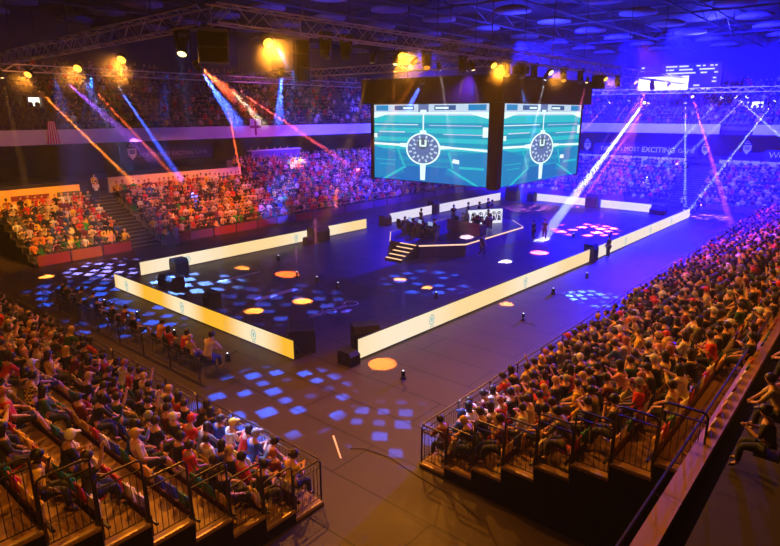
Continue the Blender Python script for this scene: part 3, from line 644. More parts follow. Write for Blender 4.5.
# fixed seating above the right stand: parapet, handrail, two rows
t = thing('parapet', 'tan wooden parapet with dark handrail above the gap behind the lower right stand', 'parapet', (0, 0, 0))
m = MB(); m.box((6, 1.95, 2.6), (60, 2.2, 3.62)); m.build('timber_panel', pm('honey_timber', (.42, .23, .08), .5, var=.12, vscale=.8), t)
MB().box((6, 1.9, 3.62), (60, 2.25, 3.68)).build('capping_board', pm('honey_timber2', (.36, .19, .07), .45), t)
MB().tube([(6, 2.3, 3.95), (60, 2.3, 3.95)], .03, 6).build('handrail', RAILM, t)
for i in range(30):
    x = 7 + i * 1.8
    if seen((x, 2.3, 3.9), 10): MB().tube([(x, 2.22, 3.5), (x, 2.42, 3.6), (x, 2.3, 3.94)], .022, 5).build('handrail_bracket', RAILM, t)
struct('upper_floor_slab', MB().box((5, -8, 3.2), (62, 1.9, 3.5)), BLACKM)
up = thing('upper_seating', 'dark concrete rows behind the tan parapet at the right edge', 'seating terrace', (0, 0, 0))
for r in range(3): MB().box((5, .62 - r * .95, 3.5), (62, 1.5 - r * .95 + .07, 3.62 + .42 * r)).build('row_step', pm('terrace_timber', (.03, .02, .012), .8), up)

# ------------------------------------------------------------------ people on the near stands (the nearest as individuals, the rest as one crowd)
FEAT = [  # picture spot the person's chest takes in the photo, shirt, hair, skin, extra
 (25, 402, 'yellow', 'black', 0, 'plaid'), (40, 415, 'dark green', 'black', 1, ''), (68, 345, 'dark green', 'fair', 0, ''), (36, 358, 'cream', 'brown', 0, ''), (52, 366, 'yellow', 'brown', 0, ''), (84, 348, 'red', 'black', 0, ''),
 (134, 371, 'red', 'brown', 0, ''), (116, 412, 'dark green', 'brown', 0, ''), (168, 410, 'yellow', 'fair', 0, ''), (182, 442, 'red', 'red', 0, ''), (213, 436, 'blue', 'brown', 0, ''), (232, 436, 'white', 'yellow', 0, ''), (262, 450, 'blue', 'grey', 0, ''), (277, 456, 'maroon', 'ginger', 0, ''),  # blue tops here carry the blue spotlight's tint in the shirt colour
 (12, 300, 'red', 'brown', 0, ''), (25, 290, 'maroon', 'black', 0, ''), (40, 302, 'cream', 'brown', 0, ''), (150, 372, 'black', 'brown', 0, ''), (108, 350, 'maroon', 'brown', 0, ''), (20, 335, 'orange', 'fair', 0, ''), (5, 370, 'red', 'brown', 0, ''), (8, 420, 'red', 'ginger', 0, ''), (10, 445, 'charcoal', 'black', 1, ''),
 (453, 425, 'blue', 'blue', 0, ''), (463, 408, 'white', 'black', 0, ''), (478, 412, 'white', 'brown', 0, ''), (497, 408, 'white', 'brown', 0, ''), (440, 440, 'maroon', 'black', 1, ''), (495, 430, 'cream', 'brown', 0, ''), (520, 420, 'white', 'brown', 0, ''), (530, 398, 'olive', 'brown', 0, ''), (558, 428, 'cream', 'brown', 1, ''), (577, 392, 'yellow', 'brown', 0, ''),  # the blue top and cap have the blue spotlight put into their colour
 (520, 378, 'cream', 'brown', 0, ''), (548, 372, 'orange', 'ginger', 0, ''), (660, 325, 'red', 'black', 0, ''), (668, 350, 'yellow', 'red', 0, ''), (607, 322, 'cream', 'brown', 0, ''), (714, 345, 'black', 'black', 0, ''), (733, 325, 'black', 'brown', 0, ''), (760, 300, 'orange', 'brown', 0, ''), (775, 305, 'yellow', 'brown', 0, ''), (700, 375, 'black', 'brown', 0, ''), (685, 285, 'cream', 'fair', 0, ''), (660, 400, 'cream', 'brown', 0, ''), (605, 395, 'maroon', 'brown', 0, ''), (745, 262, 'white', 'brown', 0, '')]
cands = []; seats = []
for si, (nm, o, al, dp) in enumerate(sides):
    rz0 = -PI / 2 if si == 0 else 0.0; SIDE = si
    for r in range(8):
        e = row_edge(r); z = row_z(r)
        for c in range(int((37 if si == 0 else 56) / .56)):
            u = .62 + c * .56; p = to_world(o, al, dp, u, e + .62, z); s = seen((p[0], p[1], z + .9), 20)
            if not s: continue
            R = random.Random(si * 99991 + r * 997 + c * 13 + 5)
            if si == 0: pr = (.9, .55, .36, .24, .2, .2, .22, .3)[r] if u < 12 else (.85, .8, .7, .6, .55, .5, .5, .5)[r] + (u - 11) * .012
            else: pr = .92 if r <= 2 else .84; pr = pr if (u > 4 or r < 3) else .5; pr = .4 if (r >= 6 and u < 13) else pr
            occ = R.random() < pr
            cands.append([s[2], si, r, c, p, s, R, occ, rz0])
best = {}
for k, F in enumerate(FEAT):
    q = min((x for x in cands if id(x) not in best), key=lambda x: (x[5][0] - F[0]) ** 2 + (x[5][1] - F[1]) ** 2)
    if (q[5][0] - F[0]) ** 2 + (q[5][1] - F[1]) ** 2 < 400: best[id(q)] = F; q[7] = True
cands.sort(key=lambda x: x[0])
people = [x for x in cands if x[7]]
NP = 262
mass = Mass(); SIDEN = ('lower left stand', 'lower right stand')
POSEW = {'lap': 'hands on lap', 'forward': 'leaning forward', 'phone': 'looking at hands', 'back': 'leaning back', 'crossed': 'arms crossed', 'clap': 'clapping', 'aside': 'chin on hand', 'wave': 'arm raised'}
skc = [(.62, .33, .21), (.42, .21, .12), (.13, .06, .035)]
def low(loc, rz, R, sc=1.0, shirts=SHIRTW):
    c, s = math.cos(rz), math.sin(rz); t = LOW[R.randrange(4)]
    cols = [skc[R.choices((0, 1, 2), (8, 2, 1))[0]], HAIRC[R.choice(('black', 'brown', 'brown', 'fair', 'black'))] if R.random() < .9 else SHIRTC[R.choice(('white', 'red', 'navy'))], SHIRTC[R.choice(shirts)], R.choice([(.012, .012, .015), (.02, .03, .07), (.1, .08, .05)])]
    mass.add(t[0], t[1], t[2], (np.array([[c, -s, 0], [s, c, 0], [0, 0, 1]]), np.array(loc)), sc, cols)
for k, (dist, si, r, c, p, s, R, occ, rz0) in enumerate(people):
    F = best.get(id(people[k]))
    rz = rz0 + R.uniform(-.25, .25) + (.12 if si else -.1); sc = R.uniform(1.03, 1.14)
    if k < NP:
        sh = F[2] if F else R.choice(SHIRTW); hc = F[3] if F else R.choices(('black', 'brown', 'fair', 'grey', 'ginger', 'red', 'white'), (8, 9, 2.5, 1, 1, .6, .8))[0]
        i = R.randrange(len(KINDS)); sk = F[4] if F else R.choices((0, 1, 2), (8, 2, 1))[0]
        if hc not in HAIRC and KINDS[i][1] != 'cap': i = R.choice((2, 10))
        if KINDS[i][1] == 'cap' and hc in HAIRC and R.random() < .5: hc = R.choice(('red', 'white', 'black', 'navy')) if not F else hc
        hw = {'long': 'long-haired', 'cap': 'capped', 'bun': 'bun-haired', 'short': 'short-haired'}[KINDS[i][1]]
        pl = bool(F and F[5])
        lab = f"{hw} person in {sh.replace(' ', '-')} {'plaid ' if pl else ''}top, {POSEW[KINDS[i][0]]}, seat {num(c + 1)}, {ORD[r]} row, {SIDEN[si]}"
        add_person(p, rz, lab, 'spectators on the near stands', sh, hc, i, sk, sc=sc, plaid=pl)
    else: low(p, rz, R, sc)
SEQ = ['white', 'red', 'yellow', 'white', 'green', 'yellow', 'yellow', 'green', 'red', 'white', 'blue', 'maroon']
empt = [x for x in cands if not x[7]]; occd = [x for x in cands if x[7]]
NS = 270; ns = 0; smass = Mass()
for lst, empty in ((empt, True), (occd, False)):
    for (dist, si, r, c, p, s, R, occ, rz0) in lst:
        colr = R.choice(SEQ) if R.random() < .6 else SEQ[(c // 2 + r * 3) % 12]
        if ns < NS and (not empty or dist < 34):
            add_seat(p, rz0, colr, empty, f"{'empty folded' if empty else 'occupied'} {colr} plastic seat, place {num(c + 1)} from the railing, {ORD[r]} row, {SIDEN[si]}"); ns += 1
        else:
            cs, sn = math.cos(rz0), math.sin(rz0); smass.add(LSEAT[0], LSEAT[1], LSEAT[2], (np.array([[cs, -sn, 0], [sn, cs, 0], [0, 0, 1]]), np.array(p)), 1, [SEATC[colr]])
# upper seating at the right edge
for r, (x, sh, kd) in enumerate(((14.4, 'cream', 1), (17.6, 'yellow', 1), (12.6, 'black', 2), (15.4, 'red', 0), (20, 'black', 5), (23, 'red', 1), (27, 'olive', 0))):
    yy = .95; smass.add(LSEAT[0], LSEAT[1], LSEAT[2], (np.eye(3), np.array((x, yy, 3.62))), 1, [(.05, .02, .015)]); add_person((x, yy, 3.62), .1, f'person in {sh} top seated above the tan parapet, {ORD[r]} in that row', 'people above the parapet', sh, 'brown', kd, 0)
for i in range(70):
    x = 9 + i * .56
    if i > 13 and seen((x, 1.1, 4.3), 30):
        R = random.Random(i); smass.add(LSEAT[0], LSEAT[1], LSEAT[2], (np.eye(3), np.array((x, 1.1, 3.62))), 1, [SEATC[R.choice(('maroon', 'maroon', 'green', 'red', 'yellow'))]])

# ------------------------------------------------------------------ floor seats beside the left stand, with crowd barriers
for i in range(7):
    y = 35.6 - i * 2.25
    guard((11.75, y), (11.75, y - 2.2), 0, 1.05, f'black crowd barrier panel behind the floor seats, {ORD[i]} from the far end', 'crowd barriers behind the floor seats', .16)
def chair(loc, rz, label):
    t = thing('folding_chair', label, 'chair', loc, rz, 'black chairs on the floor')
    MB().box((-.22, -.2, .42), (.22, .22, .46)).build('seat', BLACK, t)
    MB().box((-.22, -.25, .55), (.22, -.21, .88)).build('backrest', BLACK, t)
    for sx in (-.2, .2):
        MB().tube([(sx, -.24, .88), (sx, -.22, .44), (sx, -.3, 0)], .013, 5).build('leg', STEEL, t)
        MB().tube([(sx, .2, .44), (sx, .26, 0)], .013, 5).build('leg', STEEL, t)
fp = [(34.9, 'black', 'brown', 1), (34.0, 'charcoal', 'black', 0), (32.6, 'grey', 'brown', 7), (31.3, 'blue', 'black', 1), (30.0, 'black', 'black', 3), (28.6, 'black', 'brown', 0), (27.7, 'maroon', 'black', 1), (26.3, 'black', 'grey', 3), (24.3, 'orange', 'black', 1), (23.3, 'red', 'black', 4), (22.3, 'red', 'brown', 7), (21.6, 'yellow', 'fair', 0), (20.4, 'cream', 'black', 1)]
for i, (y, sh, hc, kd) in enumerate(fp):
    chair((12.5, y, 0), -PI / 2, f'black folding chair in the floor row before the barriers, {ORD[i]} from far end')
    add_person((12.45, y, 0), -PI / 2 + rnd.uniform(-.3, .3), f'{hc}-haired person in {sh} top on a floor chair, {ORD[i]} from the far end', 'people on the floor chairs', sh, hc, kd, 0, sc=1.25 if i == 12 else 1.0)

# ------------------------------------------------------------------ far stands
FS = .46
def far_stand(o, al, dp, Ln, nrows, label, shirts=SHIRTW, occ=.9, pitch=.5, z0=.25, rise=.43, deep=.95, sides_=True, rzp=0, skip=None, step=CONC, name='grandstand'):
    t = thing(name, label, 'grandstand', (0, 0, 0)); m = MB(); c = MB()
    for r in range(nrows):
        e = r * deep; z = z0 + rise * r
        wbox(m, o, al, dp, 0, Ln, e, nrows * deep, z - rise if r else (0 if z0 < 1 else z0 - .3), z)
    m.build('stepped_rows', step, t)
    for u in (-.04, Ln):
        q = MB()
        for r in range(nrows): wbox(q, o, al, dp, u, u + .04, r * deep, (r + 1) * deep, 0 if z0 < 1 else z0 - .3, z0 + rise * r + .02)
        q.build('side_curtain', BLACKM, t)
    for r in range(nrows):
        for k in range(int(Ln / pitch)):
            R = random.Random(int(o[0] * 7 + o[1] * 3) * 100003 + r * 1009 + k * 17); u = .35 + k * pitch
            p = to_world(o, al, dp, u, r * deep + .6, z0 + rise * r); s = seen((p[0], p[1], p[2] + .9), 8)
            if not s: continue
            if skip and skip(p, R): pass
            elif R.random() < occ:
                low(p, rzp + R.uniform(-.3, .3), R, R.uniform(.94, 1.05), shirts); continue
            cs, sn = math.cos(rzp), math.sin(rzp); smass.add(LSEAT[0], LSEAT[1], LSEAT[2], (np.array([[cs, -sn, 0], [sn, cs, 0], [0, 0, 1]]), np.array(p)), 1, [(.035, .015, .012) if z0 > 5 else SEATC[R.choice(SEQ)]])
    return t
BRIGHT = ['black'] * 7 + ['red'] * 5 + ['cream'] * 3 + ['white'] * 2 + ['yellow'] * 2 + ['maroon'] * 3 + ['grey'] * 3 + ['orange', 'blue', 'pink', 'pink', 'lilac', 'dark green', 'navy', 'navy', 'green']
FY = 45.0; MIX = SHIRTW + BRIGHT
far_stand((14.6, FY), (1, 0), (0, 1), 7.0, 7, 'far left stand block with bright spectators, left of the straight stairs', BRIGHT, .86, rzp=PI)
far_stand((24.2, FY), (1, 0), (0, 1), 14.3, 8, 'far stand block full of spectators just right of the straight stairs', BRIGHT, .93, rzp=PI)
far_stand((38.6, FY), (1, 0), (0, 1), 34.0, 11, 'deep far stand block full of spectators running behind the screens', BRIGHT, .93, rzp=PI)
far_stand((73, 19.6), (0, 1), (1, 0), 31, 9, 'blue-lit end stand left of its stairs, below the slogan wall', MIX, .82, rzp=PI / 2)
far_stand((73, -4), (0, 1), (1, 0), 20.7, 9, 'blue-lit end stand at the right edge beyond its stairs', MIX, .8, rzp=PI / 2)
# stairs between the blocks
NOSE = pm('stair_nosing', (.2, .18, .18), .6)
def stairs(o, al, dp, Wd, n, label, z0=.2, rise=.215, deep=.475):
    t = thing('stairway', label, 'stairs', (0, 0, 0)); m = MB(); k = MB()
    for i in range(n):
        wbox(m, o, al, dp, 0, Wd, i * deep, n * deep, z0 + rise * (i - 1) if i else 0, z0 + rise * i); wbox(k, o, al, dp, .03, Wd - .03, i * deep - .012, i * deep + .07, z0 + rise * i, z0 + rise * i + .015)
    m.build('stair_steps', pm('stair_black', (.02, .018, .02), .8), t); k.build('step_nosing', NOSE, t); return t
stairs((21.6, FY), (1, 0), (0, 1), 2.56, 16, 'straight black stairs with pale nosings between the two far stand blocks')
stairs((73, 16.7), (0, 1), (1, 0), 2.86, 19, 'stairs between the two blue-lit end stand blocks')
# low hoarding panels along the feet of the far stands
HRD = [pm('hoarding_red', (.28, .03, .02), .6), pm('hoarding_orange_lit', (.35, .1, .03), .6), pm('hoarding_maroon', (.22, .03, .06), .6), pm('hoarding_purple', (.16, .05, .2), .6)]  # the orange one has orange light put into dark red fabric
def hoard(p, q, h, m, label):
    p, q = V((*p, 0)), V((*q, 0)); d = q - p; t = thing('front_barrier', label, 'barrier', p, math.atan2(d.y, d.x), 'low barrier panels of the far stands')
    MB().bbox((.04, -.02, .08), (d.length - .04, .02, h), .01).build('panel', m, t)
    MB().tube([(0, 0, 0), (0, 0, h + .05), (d.length, 0, h + .05), (d.length, 0, 0)], .025, 5).build('frame', STEEL, t)
for i in range(3): hoard((14.7 + i * 2.3, 44.6), (16.95 + i * 2.3, 44.6), .85, HRD[(0, 1, 2)[i % 3]], f'{("red", "orange", "maroon")[i % 3]} barrier panel at the foot of the far left stand block')
for i in range(20): hoard((24.3 + i * 2.35, 44.6), (26.6 + i * 2.35, 44.6), .8, HRD[(2, 3, 0, 2)[i % 4]] if i < 8 else HRD[3], f'dark barrier panel before the long far stand, {ORD[i]} from the stairs')
for i in range(16):
    y = -2 + i * 2.9
    if not 15 < y + 1.4 < 21: hoard((72.6, y + 2.85), (72.6, y), .8, HRD[3], f'dark barrier panel before the end stand, {ORD[i]} counted from its near end')

# parapets behind the top rows, concourse void, balcony, upper tiers
PAR = pm('parapet_paint', (.72, .6, .42), .6)
pz = 4.75; py = FY + 10.45 + .15
def wallrun(name, label, a, b, m, cat='wall panel'):
    o = MB().box(a, b).build(name, m); return tag(o, label, cat)
struct('wall_rear_stand', MB().box((8, 52.6, 0), (21.5, 52.8, 4.65)), pm('parapet_yellow_light', (.85, .5, .1), .6))  # cream wall; the yellow light on it is put into its colour
struct('wall_rear_stand_long', MB().box((24.3, 53.3, 0), (38.5, 53.5, 4.95)).box((38.5, 55.55, 0), (82, 55.75, 5.5)), PAR)
for (x0, x1, c, lab) in ((16.2, 19.0, HRD[0], 'red banner strip on the yellow-lit wall above the far left block'), (19.6, 21.4, pm('banner_green', (.1, .14, .05), .7), 'dark green banner strip on the yellow-lit wall near the stairs'), (24.6, 29.2, HRD[0], 'long red banner strip on the wall right of the stairs')):
    yy = 52.56 if x0 < 22 else 53.26
    t = thing('banner_strip', lab, 'banner', (x0, yy, 0)); MB().box((0, -.03, 3.75), (x1 - x0, 0, 4.15)).build('cloth', c, t)
    m = MB()
    for k in range(int((x1 - x0) / .35)): m.box((.1 + k * .35, -.045, 3.87), (.28 + k * .35, -.031, 4.03))
    m.build('printed_mark', pm('print_dark', (.2, .02, .01), .6), t)
struct('floor_concourse', MB().box((-8, 52.9, 3.0), (38.4, 55.8, 3.6)).box((-8, 55.8, 3.0), (84.9, 75, 4.6)).box((84.9, -8, 4.3), (103, 55.7, 4.9)), DARKW)
struct('wall_concourse_rear', MB().box((-8, 62, 4.6), (92, 62.3, 8)), pm('concourse_navy', (.02, .015, .05), .8))
struct('wall_concourse_end', MB().box((90.5, -8, 4.9), (90.8, 62, 8.2)), MATS['concourse_navy'])
BALC = pm('balcony_white', (.78, .74, .76), .6)
bz0, bz1 = 7.95, 9.15
struct('floor_upper_tier', MB().box((-8, 54.6, 7.9), (85, 75, 8.3)).box((85, -8, 7.9), (103, 75, 8.3)), DARKW)
for (a, b, nm, lab) in (((-8, 54.2, bz0), (80, 54.5, bz1), 'balcony_front', 'long white balcony front over the far left stands, flags hung on it'), ((83.9, 17.2, bz0), (84.2, 52, bz1), 'balcony_front', 'white balcony front above the slogan wall at the far end'), ((83.9, -8, bz0), (84.2, 13.6, bz1), 'balcony_front', 'white balcony front piece at the right edge, beyond the gap')):
    t = thing(nm, lab, 'balcony'); MB().box(a, b).build('white_fascia', BALC, t)
    if b[0] - a[0] > 5: MB().box((a[0], a[1] - .03, a[2] - .08), (b[0], b[1], a[2] - .01)).build('lower_lip', STEEL, t)
    else: MB().box((a[0] - .03, a[1], a[2] - .08), (b[0], b[1], a[2] - .01)).build('lower_lip', STEEL, t)
far_stand((-2, 55.4), (1, 0), (0, 1), 86, 13, 'upper tier rows above the long white balcony, empty at its left end', SHIRTW, .55, .56, 8.7, .48, .95, rzp=PI, skip=lambda p, R: p[0] < 22.5 or R.random() < .1, step=pm('upper_rows', (.14, .1, .07), .8), name='upper_tier')
far_stand((85.0, -6), (0, 1), (1, 0), 60, 12, 'upper tier rows above the end balcony under the scoreboard', SHIRTW, .5, .6, 8.7, .48, .95, rzp=PI / 2, step=MATS['upper_rows'], name='upper_tier')
crowd = tag(mass.build('crowd', attr_mat('crowd_cloth')), 'mass of small distant seated spectators filling the far stands and the far rows', 'crowd', kind='stuff')
seatm = tag(smass.build('distant_seating', attr_mat('seat_plastic', .45)), 'coloured plastic seats of the farther rows, many hidden by spectators', 'seating', kind='stuff')

# lit doorways of the upper tier
GLOWW = led('lit_corridor', (1, .93, .72), 2.2); GLOWC = led('lit_corridor_cool', (.8, .85, 1), 2.0)
def doorway(loc, rz, w, h, m, label):
    t = thing('lit_doorway', label, 'doorway', loc, rz)
    MB().box((-w / 2, .3, 0), (w / 2, .34, h)).build('lit_corridor', m, t)
    k = MB(); k.box((-w / 2 - .15, -.4, 0), (-w / 2, .4, h + .15)); k.box((w / 2, -.4, 0), (w / 2 + .15, .4, h + .15)); k.box((-w / 2, -.4, h), (w / 2, .4, h + .15)); k.build('door_surround', CONC, t)
doorway((21.6, 60.0, 9.75), 0, 1.15, 2.1, GLOWW, 'brightly lit doorway in the empty upper left tier')
doorway((90.0, 14.8, 9.6), -PI / 2, 1.9, 2.3, GLOWC, 'brightly lit doorway high at the far right of the upper tier')
spot((21.6, 59.4, 11.5), (22.6, 55, 8.6), (1, .9, .6), 250, 60); spot((89.4, 14.8, 11.5), (86, 14, 8.6), (.7, .75, 1), 400, 60)
# flags on the balcony
t = thing('striped_flag', 'red and white striped flag hung over the balcony at upper left', 'flag', (20.55, 54.14, 0))
m = MB()
for i in range(9):
    w0 = .55 - .2 * 0; a = -.5 + i * .11; tw = .55
    m.add([(a, -.01 - .03 * (i % 2), 8.0), (a + .11, -.01 - .03 * ((i + 1) % 2), 8.0), ((a + .11) * tw, -.05, 9.85), (a * tw, -.05, 9.85)], [(0, 1, 2, 3)], i % 2)
m.build('striped_cloth', [pm('flag_red', (.7, .04, .05), .8), pm('flag_white', (.8, .78, .78), .8)], t)
MB().tube([(-.35, -.03, 9.87), (.35, -.03, 9.87)], .025, 5).build('flag_hem', STEEL, t)
t = thing('cross_flag', 'white flag with a dark cross on the balcony left of the screens', 'flag', (41.4, 54.14, 0))
MB().box((-.72, -.03, 8.15), (.72, 0, 9.9)).build('white_cloth', MATS['flag_white'], t)
MB().box((-.13, -.045, 8.15), (.13, -.031, 9.9)).box((-.72, -.045, 8.92), (-.14, -.031, 9.18)).box((.14, -.045, 8.92), (.72, -.031, 9.18)).build('cross', pm('cross_navy', (.25, .02, .12), .8), t)
# slogans
TXT = pm('slogan_white', (.85, .85, .9), .6); BAN = pm('slogan_navy', (.02, .02, .08), .7)
t = thing('slogan_banner', 'navy banner reading ESPORTS MOST EXCITING GAME behind the end stand', 'banner', (84.4, 26.2, 0))
MB().box((0, -6.8, 5.0), (.06, 6.8, 6.35)).build('banner_cloth', BAN, t)
text('ESPORTS MOST', 'slogan_lettering', .78, TXT, (-.03, 3.2, 5.72), (0, -1, 0), (0, 0, 1), t); text('EXCITING', 'slogan_lettering', .95, TXT, (-.03, -1.9, 5.72), (0, -1, 0), (0, 0, 1), t, .018); text('GAME', 'slogan_lettering', .78, TXT, (-.03, -5.4, 5.72), (0, -1, 0), (0, 0, 1), t)
t = thing('slogan_banner', 'navy banner with the letters WO at the right edge', 'banner', (84.4, 10.6, 0))
MB().box((0, -2, 4.9), (.06, 1.4, 6.2)).build('banner_cloth', BAN, t); text('WO', 'slogan_lettering', 1.0, TXT, (-.03, .1, 5.6), (0, -1, 0), (0, 0, 1), t, .015)
def crest(loc, rz, label):
    t = thing('crest_emblem', label, 'sign', loc, rz); m = MB()
    m.add([(-.45, 0, .5), (.45, 0, .5), (.42, 0, -.1), (0, 0, -.6), (-.42, 0, -.1)], [(0, 1, 2, 3, 4)][::-1]); m.add([(-.45, .05, .5), (.45, .05, .5), (.42, .05, -.1), (0, .05, -.6), (-.42, .05, -.1)], [(4, 3, 2, 1, 0)]); m.build('shield', TXT, t)
    m = MB().tube([(-.3, -.02, .7), (0, -.02, 1.0), (.3, -.02, .7), (-.3, -.02, .7)], .06, 5); m.build('crown_mark', TXT, t)
    m = MB(); m.box((-.25, -.03, 0), (.25, -.005, .12)).box((-.25, -.03, .2), (.25, -.005, .3)); m.build('dark_inset', BAN, t)
crest((84.3, 34.0, 5.9), -PI / 2, 'pale crest left of the slogan wall'); crest((84.3, 18.6, 5.9), -PI / 2, 'pale crest right of the slogan wall above the stairs'); crest((84.3, 14.0, 6.2), -PI / 2, 'round pale crest left of the letters WO')
t = thing('slogan_banner', 'dark banner with crest and small faint lettering behind the far left stand', 'banner', (32.2, 56.6, 0))
MB().box((-5, 0, 5.9), (5.2, .06, 7.4)).build('banner_cloth', BAN, t); text('ESPORTS MOST EXCITING GAME', 'slogan_lettering', .55, pm('faint_print', (.35, .3, .4), .6), (.5, -.03, 6.5), (1, 0, 0), (0, 0, 1), t)
crest((28.4, 56.5, 6.7), 0, 'faint crest above the far stand beside the stairs')
t = thing('press_desk', 'dark purple press desk with pale rim on the far concourse', 'desk', (45.5, 55.0, 0)); MB().box((-3.6, .75, 4.6), (3.6, 1.2, 6.3)).build('front_panel', HRD[3], t); MB().box((-3.7, .6, 6.3), (3.7, 1.5, 6.4)).build('desk_top', CREAM, t)
for i in range(6): add_person((42.6 + i * 1.1, 56.9, 5.3), PI, f'person at the purple press desk on the far concourse, {ORD[i]} along it', 'people at the press desk', rnd.choice(('white', 'black', 'cream')), 'brown', rnd.randrange(12))
# white handrail panels on the end stand top
t = thing('wall_panel', 'long pale panel wall behind the top rows of the end stand', 'wall panel'); MB().box((81.7, 20, 3.9), (81.9, 36, 5.0)).build('pale_band', BALC, t); MB().box((81.7, -6, 3.9), (81.9, 16.3, 5.0)).build('pale_band', BALC, t)
# scoreboard
t = thing('scoreboard', 'bright white scoreboard high above the far end crowd', 'scoreboard', (82.6, 0, 0))
MB().box((.05, 17.6, 13.0), (.6, 27.6, 16.4)).build('cabinet', DARKW, t)
MB().box((0, 21.2, 13.3), (.04, 27.2, 14.95)).build('lit_panel', led('board_white', (1, .97, .92), 2.0), t)
m = MB(); R = random.Random(3)
for k in range(70):
    y = 17.8 + R.random() * (6 if k > 40 else 9); z = (15.2 + R.randrange(3) * .4) if k > 30 else (13.3 + R.randrange(4) * .42)
    if z < 15.1 and y > 20.6: continue
    m.box((0, y, z), (.04, y + .25 + R.random() * .5, z + .16))
m.build('lit_figures', led('board_figures', (.7, .75, 1), 1.4), t)

# two people standing at the head of the straight stairs, one beside the far stand, guards on the floor
add_person((22.9, 52.9, 3.65), PI, 'person in yellow top standing at the top of the straight stairs', None, 'yellow', 'black', ('stand', 'short'), 0, True)
add_person((22.4, 51.6, 3.2), PI - .3, 'person in white top just below the head of the straight stairs', None, 'white', 'black', ('forward', 'short'), 0, True)
add_person((25.0, 43.9, 0), PI, 'person in lilac top and pale trousers standing before the far stand', None, 'lilac', 'brown', ('stand', 'short'), 0, True, trc=(.5, .4, .5))
add_person((43.34, 15.2, 0), .9, 'guard in black standing in the gap of the near right boards', None, 'black', 'black', ('stand', 'short'), 0, True)
add_person((70.6, 17.2, 0), -PI / 2, 'person in white walking by the far right corner of the boards', None, 'white', 'black', ('walk', 'short'), 0, True)
add_person((69.2, 15.2, 0), 2.2, 'person in black walking beyond the far board corner', None, 'black', 'black', ('walk', 'short'), 1, True)

# ------------------------------------------------------------------ stage
STG = pm('stage_deck', (.035, .025, .035), .3); LEDW = led('stage_edge_led', (1, .62, .42), 1.3); NOSL = led('step_led', (1, .6, .3), 1.5)
st = thing('stage', 'low eight-sided dark stage with a glowing rim and lit steps', 'stage', (0, 0, 0))
OCT = [(34.2, 26.0), (36.9, 23.6), (45.9, 23.6), (48.4, 26.0), (48.4, 28.6), (45.9, 31.0), (36.9, 31.0), (34.2, 28.8)]
MB().prism(OCT, 0, .98).build('platform', pm('stage_skirt', (.06, .02, .03), .7), st)
MB().prism([(41.3 + (x - 41.3) * .992, 27.3 + (y - 27.3) * .992) for x, y in OCT], .982, 1.0).build('deck', STG, st)
for i, (a, b) in enumerate(((0, 1), (1, 2), (2, 3), (6, 7), (5, 6))):
    p, q = V((*OCT[a], 0)), V((*OCT[b], 0)); n = (q - p).normalized().cross(V((0, 0, 1))) * .03; w = MB()
    w.add([p + n + V((0, 0, .9)), q + n + V((0, 0, .9)), q + n + V((0, 0, .99)), p + n + V((0, 0, .99)), p - n + V((0, 0, .9)), q - n + V((0, 0, .9)), q - n + V((0, 0, .99)), p - n + V((0, 0, .99))], [(0, 1, 2, 3), (7, 6, 5, 4), (3, 2, 6, 7), (0, 4, 5, 1), (0, 3, 7, 4), (1, 5, 6, 2)])
    w.build('lit_edge', LEDW, st)
sp = thing('stage_steps', 'dark stage steps with glowing warm treads facing the near left', 'steps', (32.3, 26.2, 0))
for i in range(5):
    MB().box((.42 * i, -.1, 0), (2.0, 1.5, .2 * (i + 1) - .021)).build('step', BLACK, sp); MB().box((.42 * i - .02, -.05, .2 * (i + 1) - .02), (.42 * i + .16, 1.45, .2 * (i + 1))).build('lit_tread', NOSL, sp)
PD = pm('desk_black', (.02, .018, .022), .4); PR = pm('desk_red', (.3, .03, .05), .5); SCRN = led('monitor_glow', (.4, .5, .9), .8)
def desk(loc, rz, label, fm, Ln=3.6):
    t = thing('player_desk', label, 'desk', loc, rz); MB().box((-Ln / 2, -.4, .7), (Ln / 2, .4, .76)).build('desk_top', PD, t); MB().box((-Ln / 2, .36, 0), (Ln / 2, .4, .98)).build('front_panel', fm, t)
    for s in (-1, 1): MB().box((s * Ln / 2 - .03, -.38, 0), (s * Ln / 2 + .03, .36, .7)).build('side_panel', PD, t)
    return t
def monitor(loc, rz, label):
    t = thing('monitor', label, 'monitor', loc, rz, 'monitors on the stage desks'); MB().box((-.3, .0, .12), (.3, .03, .48)).build('display_housing', BLACK, t); MB().box((-.28, -.006, .14), (.28, -.001, .46)).build('display', SCRN, t); MB().box((-.1, -.1, 0), (.1, .12, .015)).tube([(0, .05, .01), (0, .04, .3)], .02, 5).build('stand', BLACK, t)
def gchair(loc, rz, label, m):
    t = thing('gaming_chair', label, 'chair', loc, rz, 'gaming chairs on the stage'); MB().bbox((-.26, -.25, .42), (.26, .26, .5), .05).build('seat', m, t)
    MB().loft([[(-.24, -.26, .5), (.24, -.26, .5), (.24, -.34, .5), (-.24, -.34, .5)], [(-.3, -.3, .9), (.3, -.3, .9), (.3, -.38, .9), (-.3, -.38, .9)], [(-.18, -.34, 1.3), (.18, -.34, 1.3), (.18, -.42, 1.3), (-.18, -.42, 1.3)]]).build('backrest', m, t)
    b = MB().tube([(0, 0, .08), (0, 0, .42)], .03, 6)
    for a in range(5): b.tube([(0, 0, .09), (.28 * math.cos(a * 1.257), .28 * math.sin(a * 1.257), .04)], .02, 5)
    b.build('swivel_base', STEEL, t)
RC = pm('chair_red', (.35, .02, .03), .5)
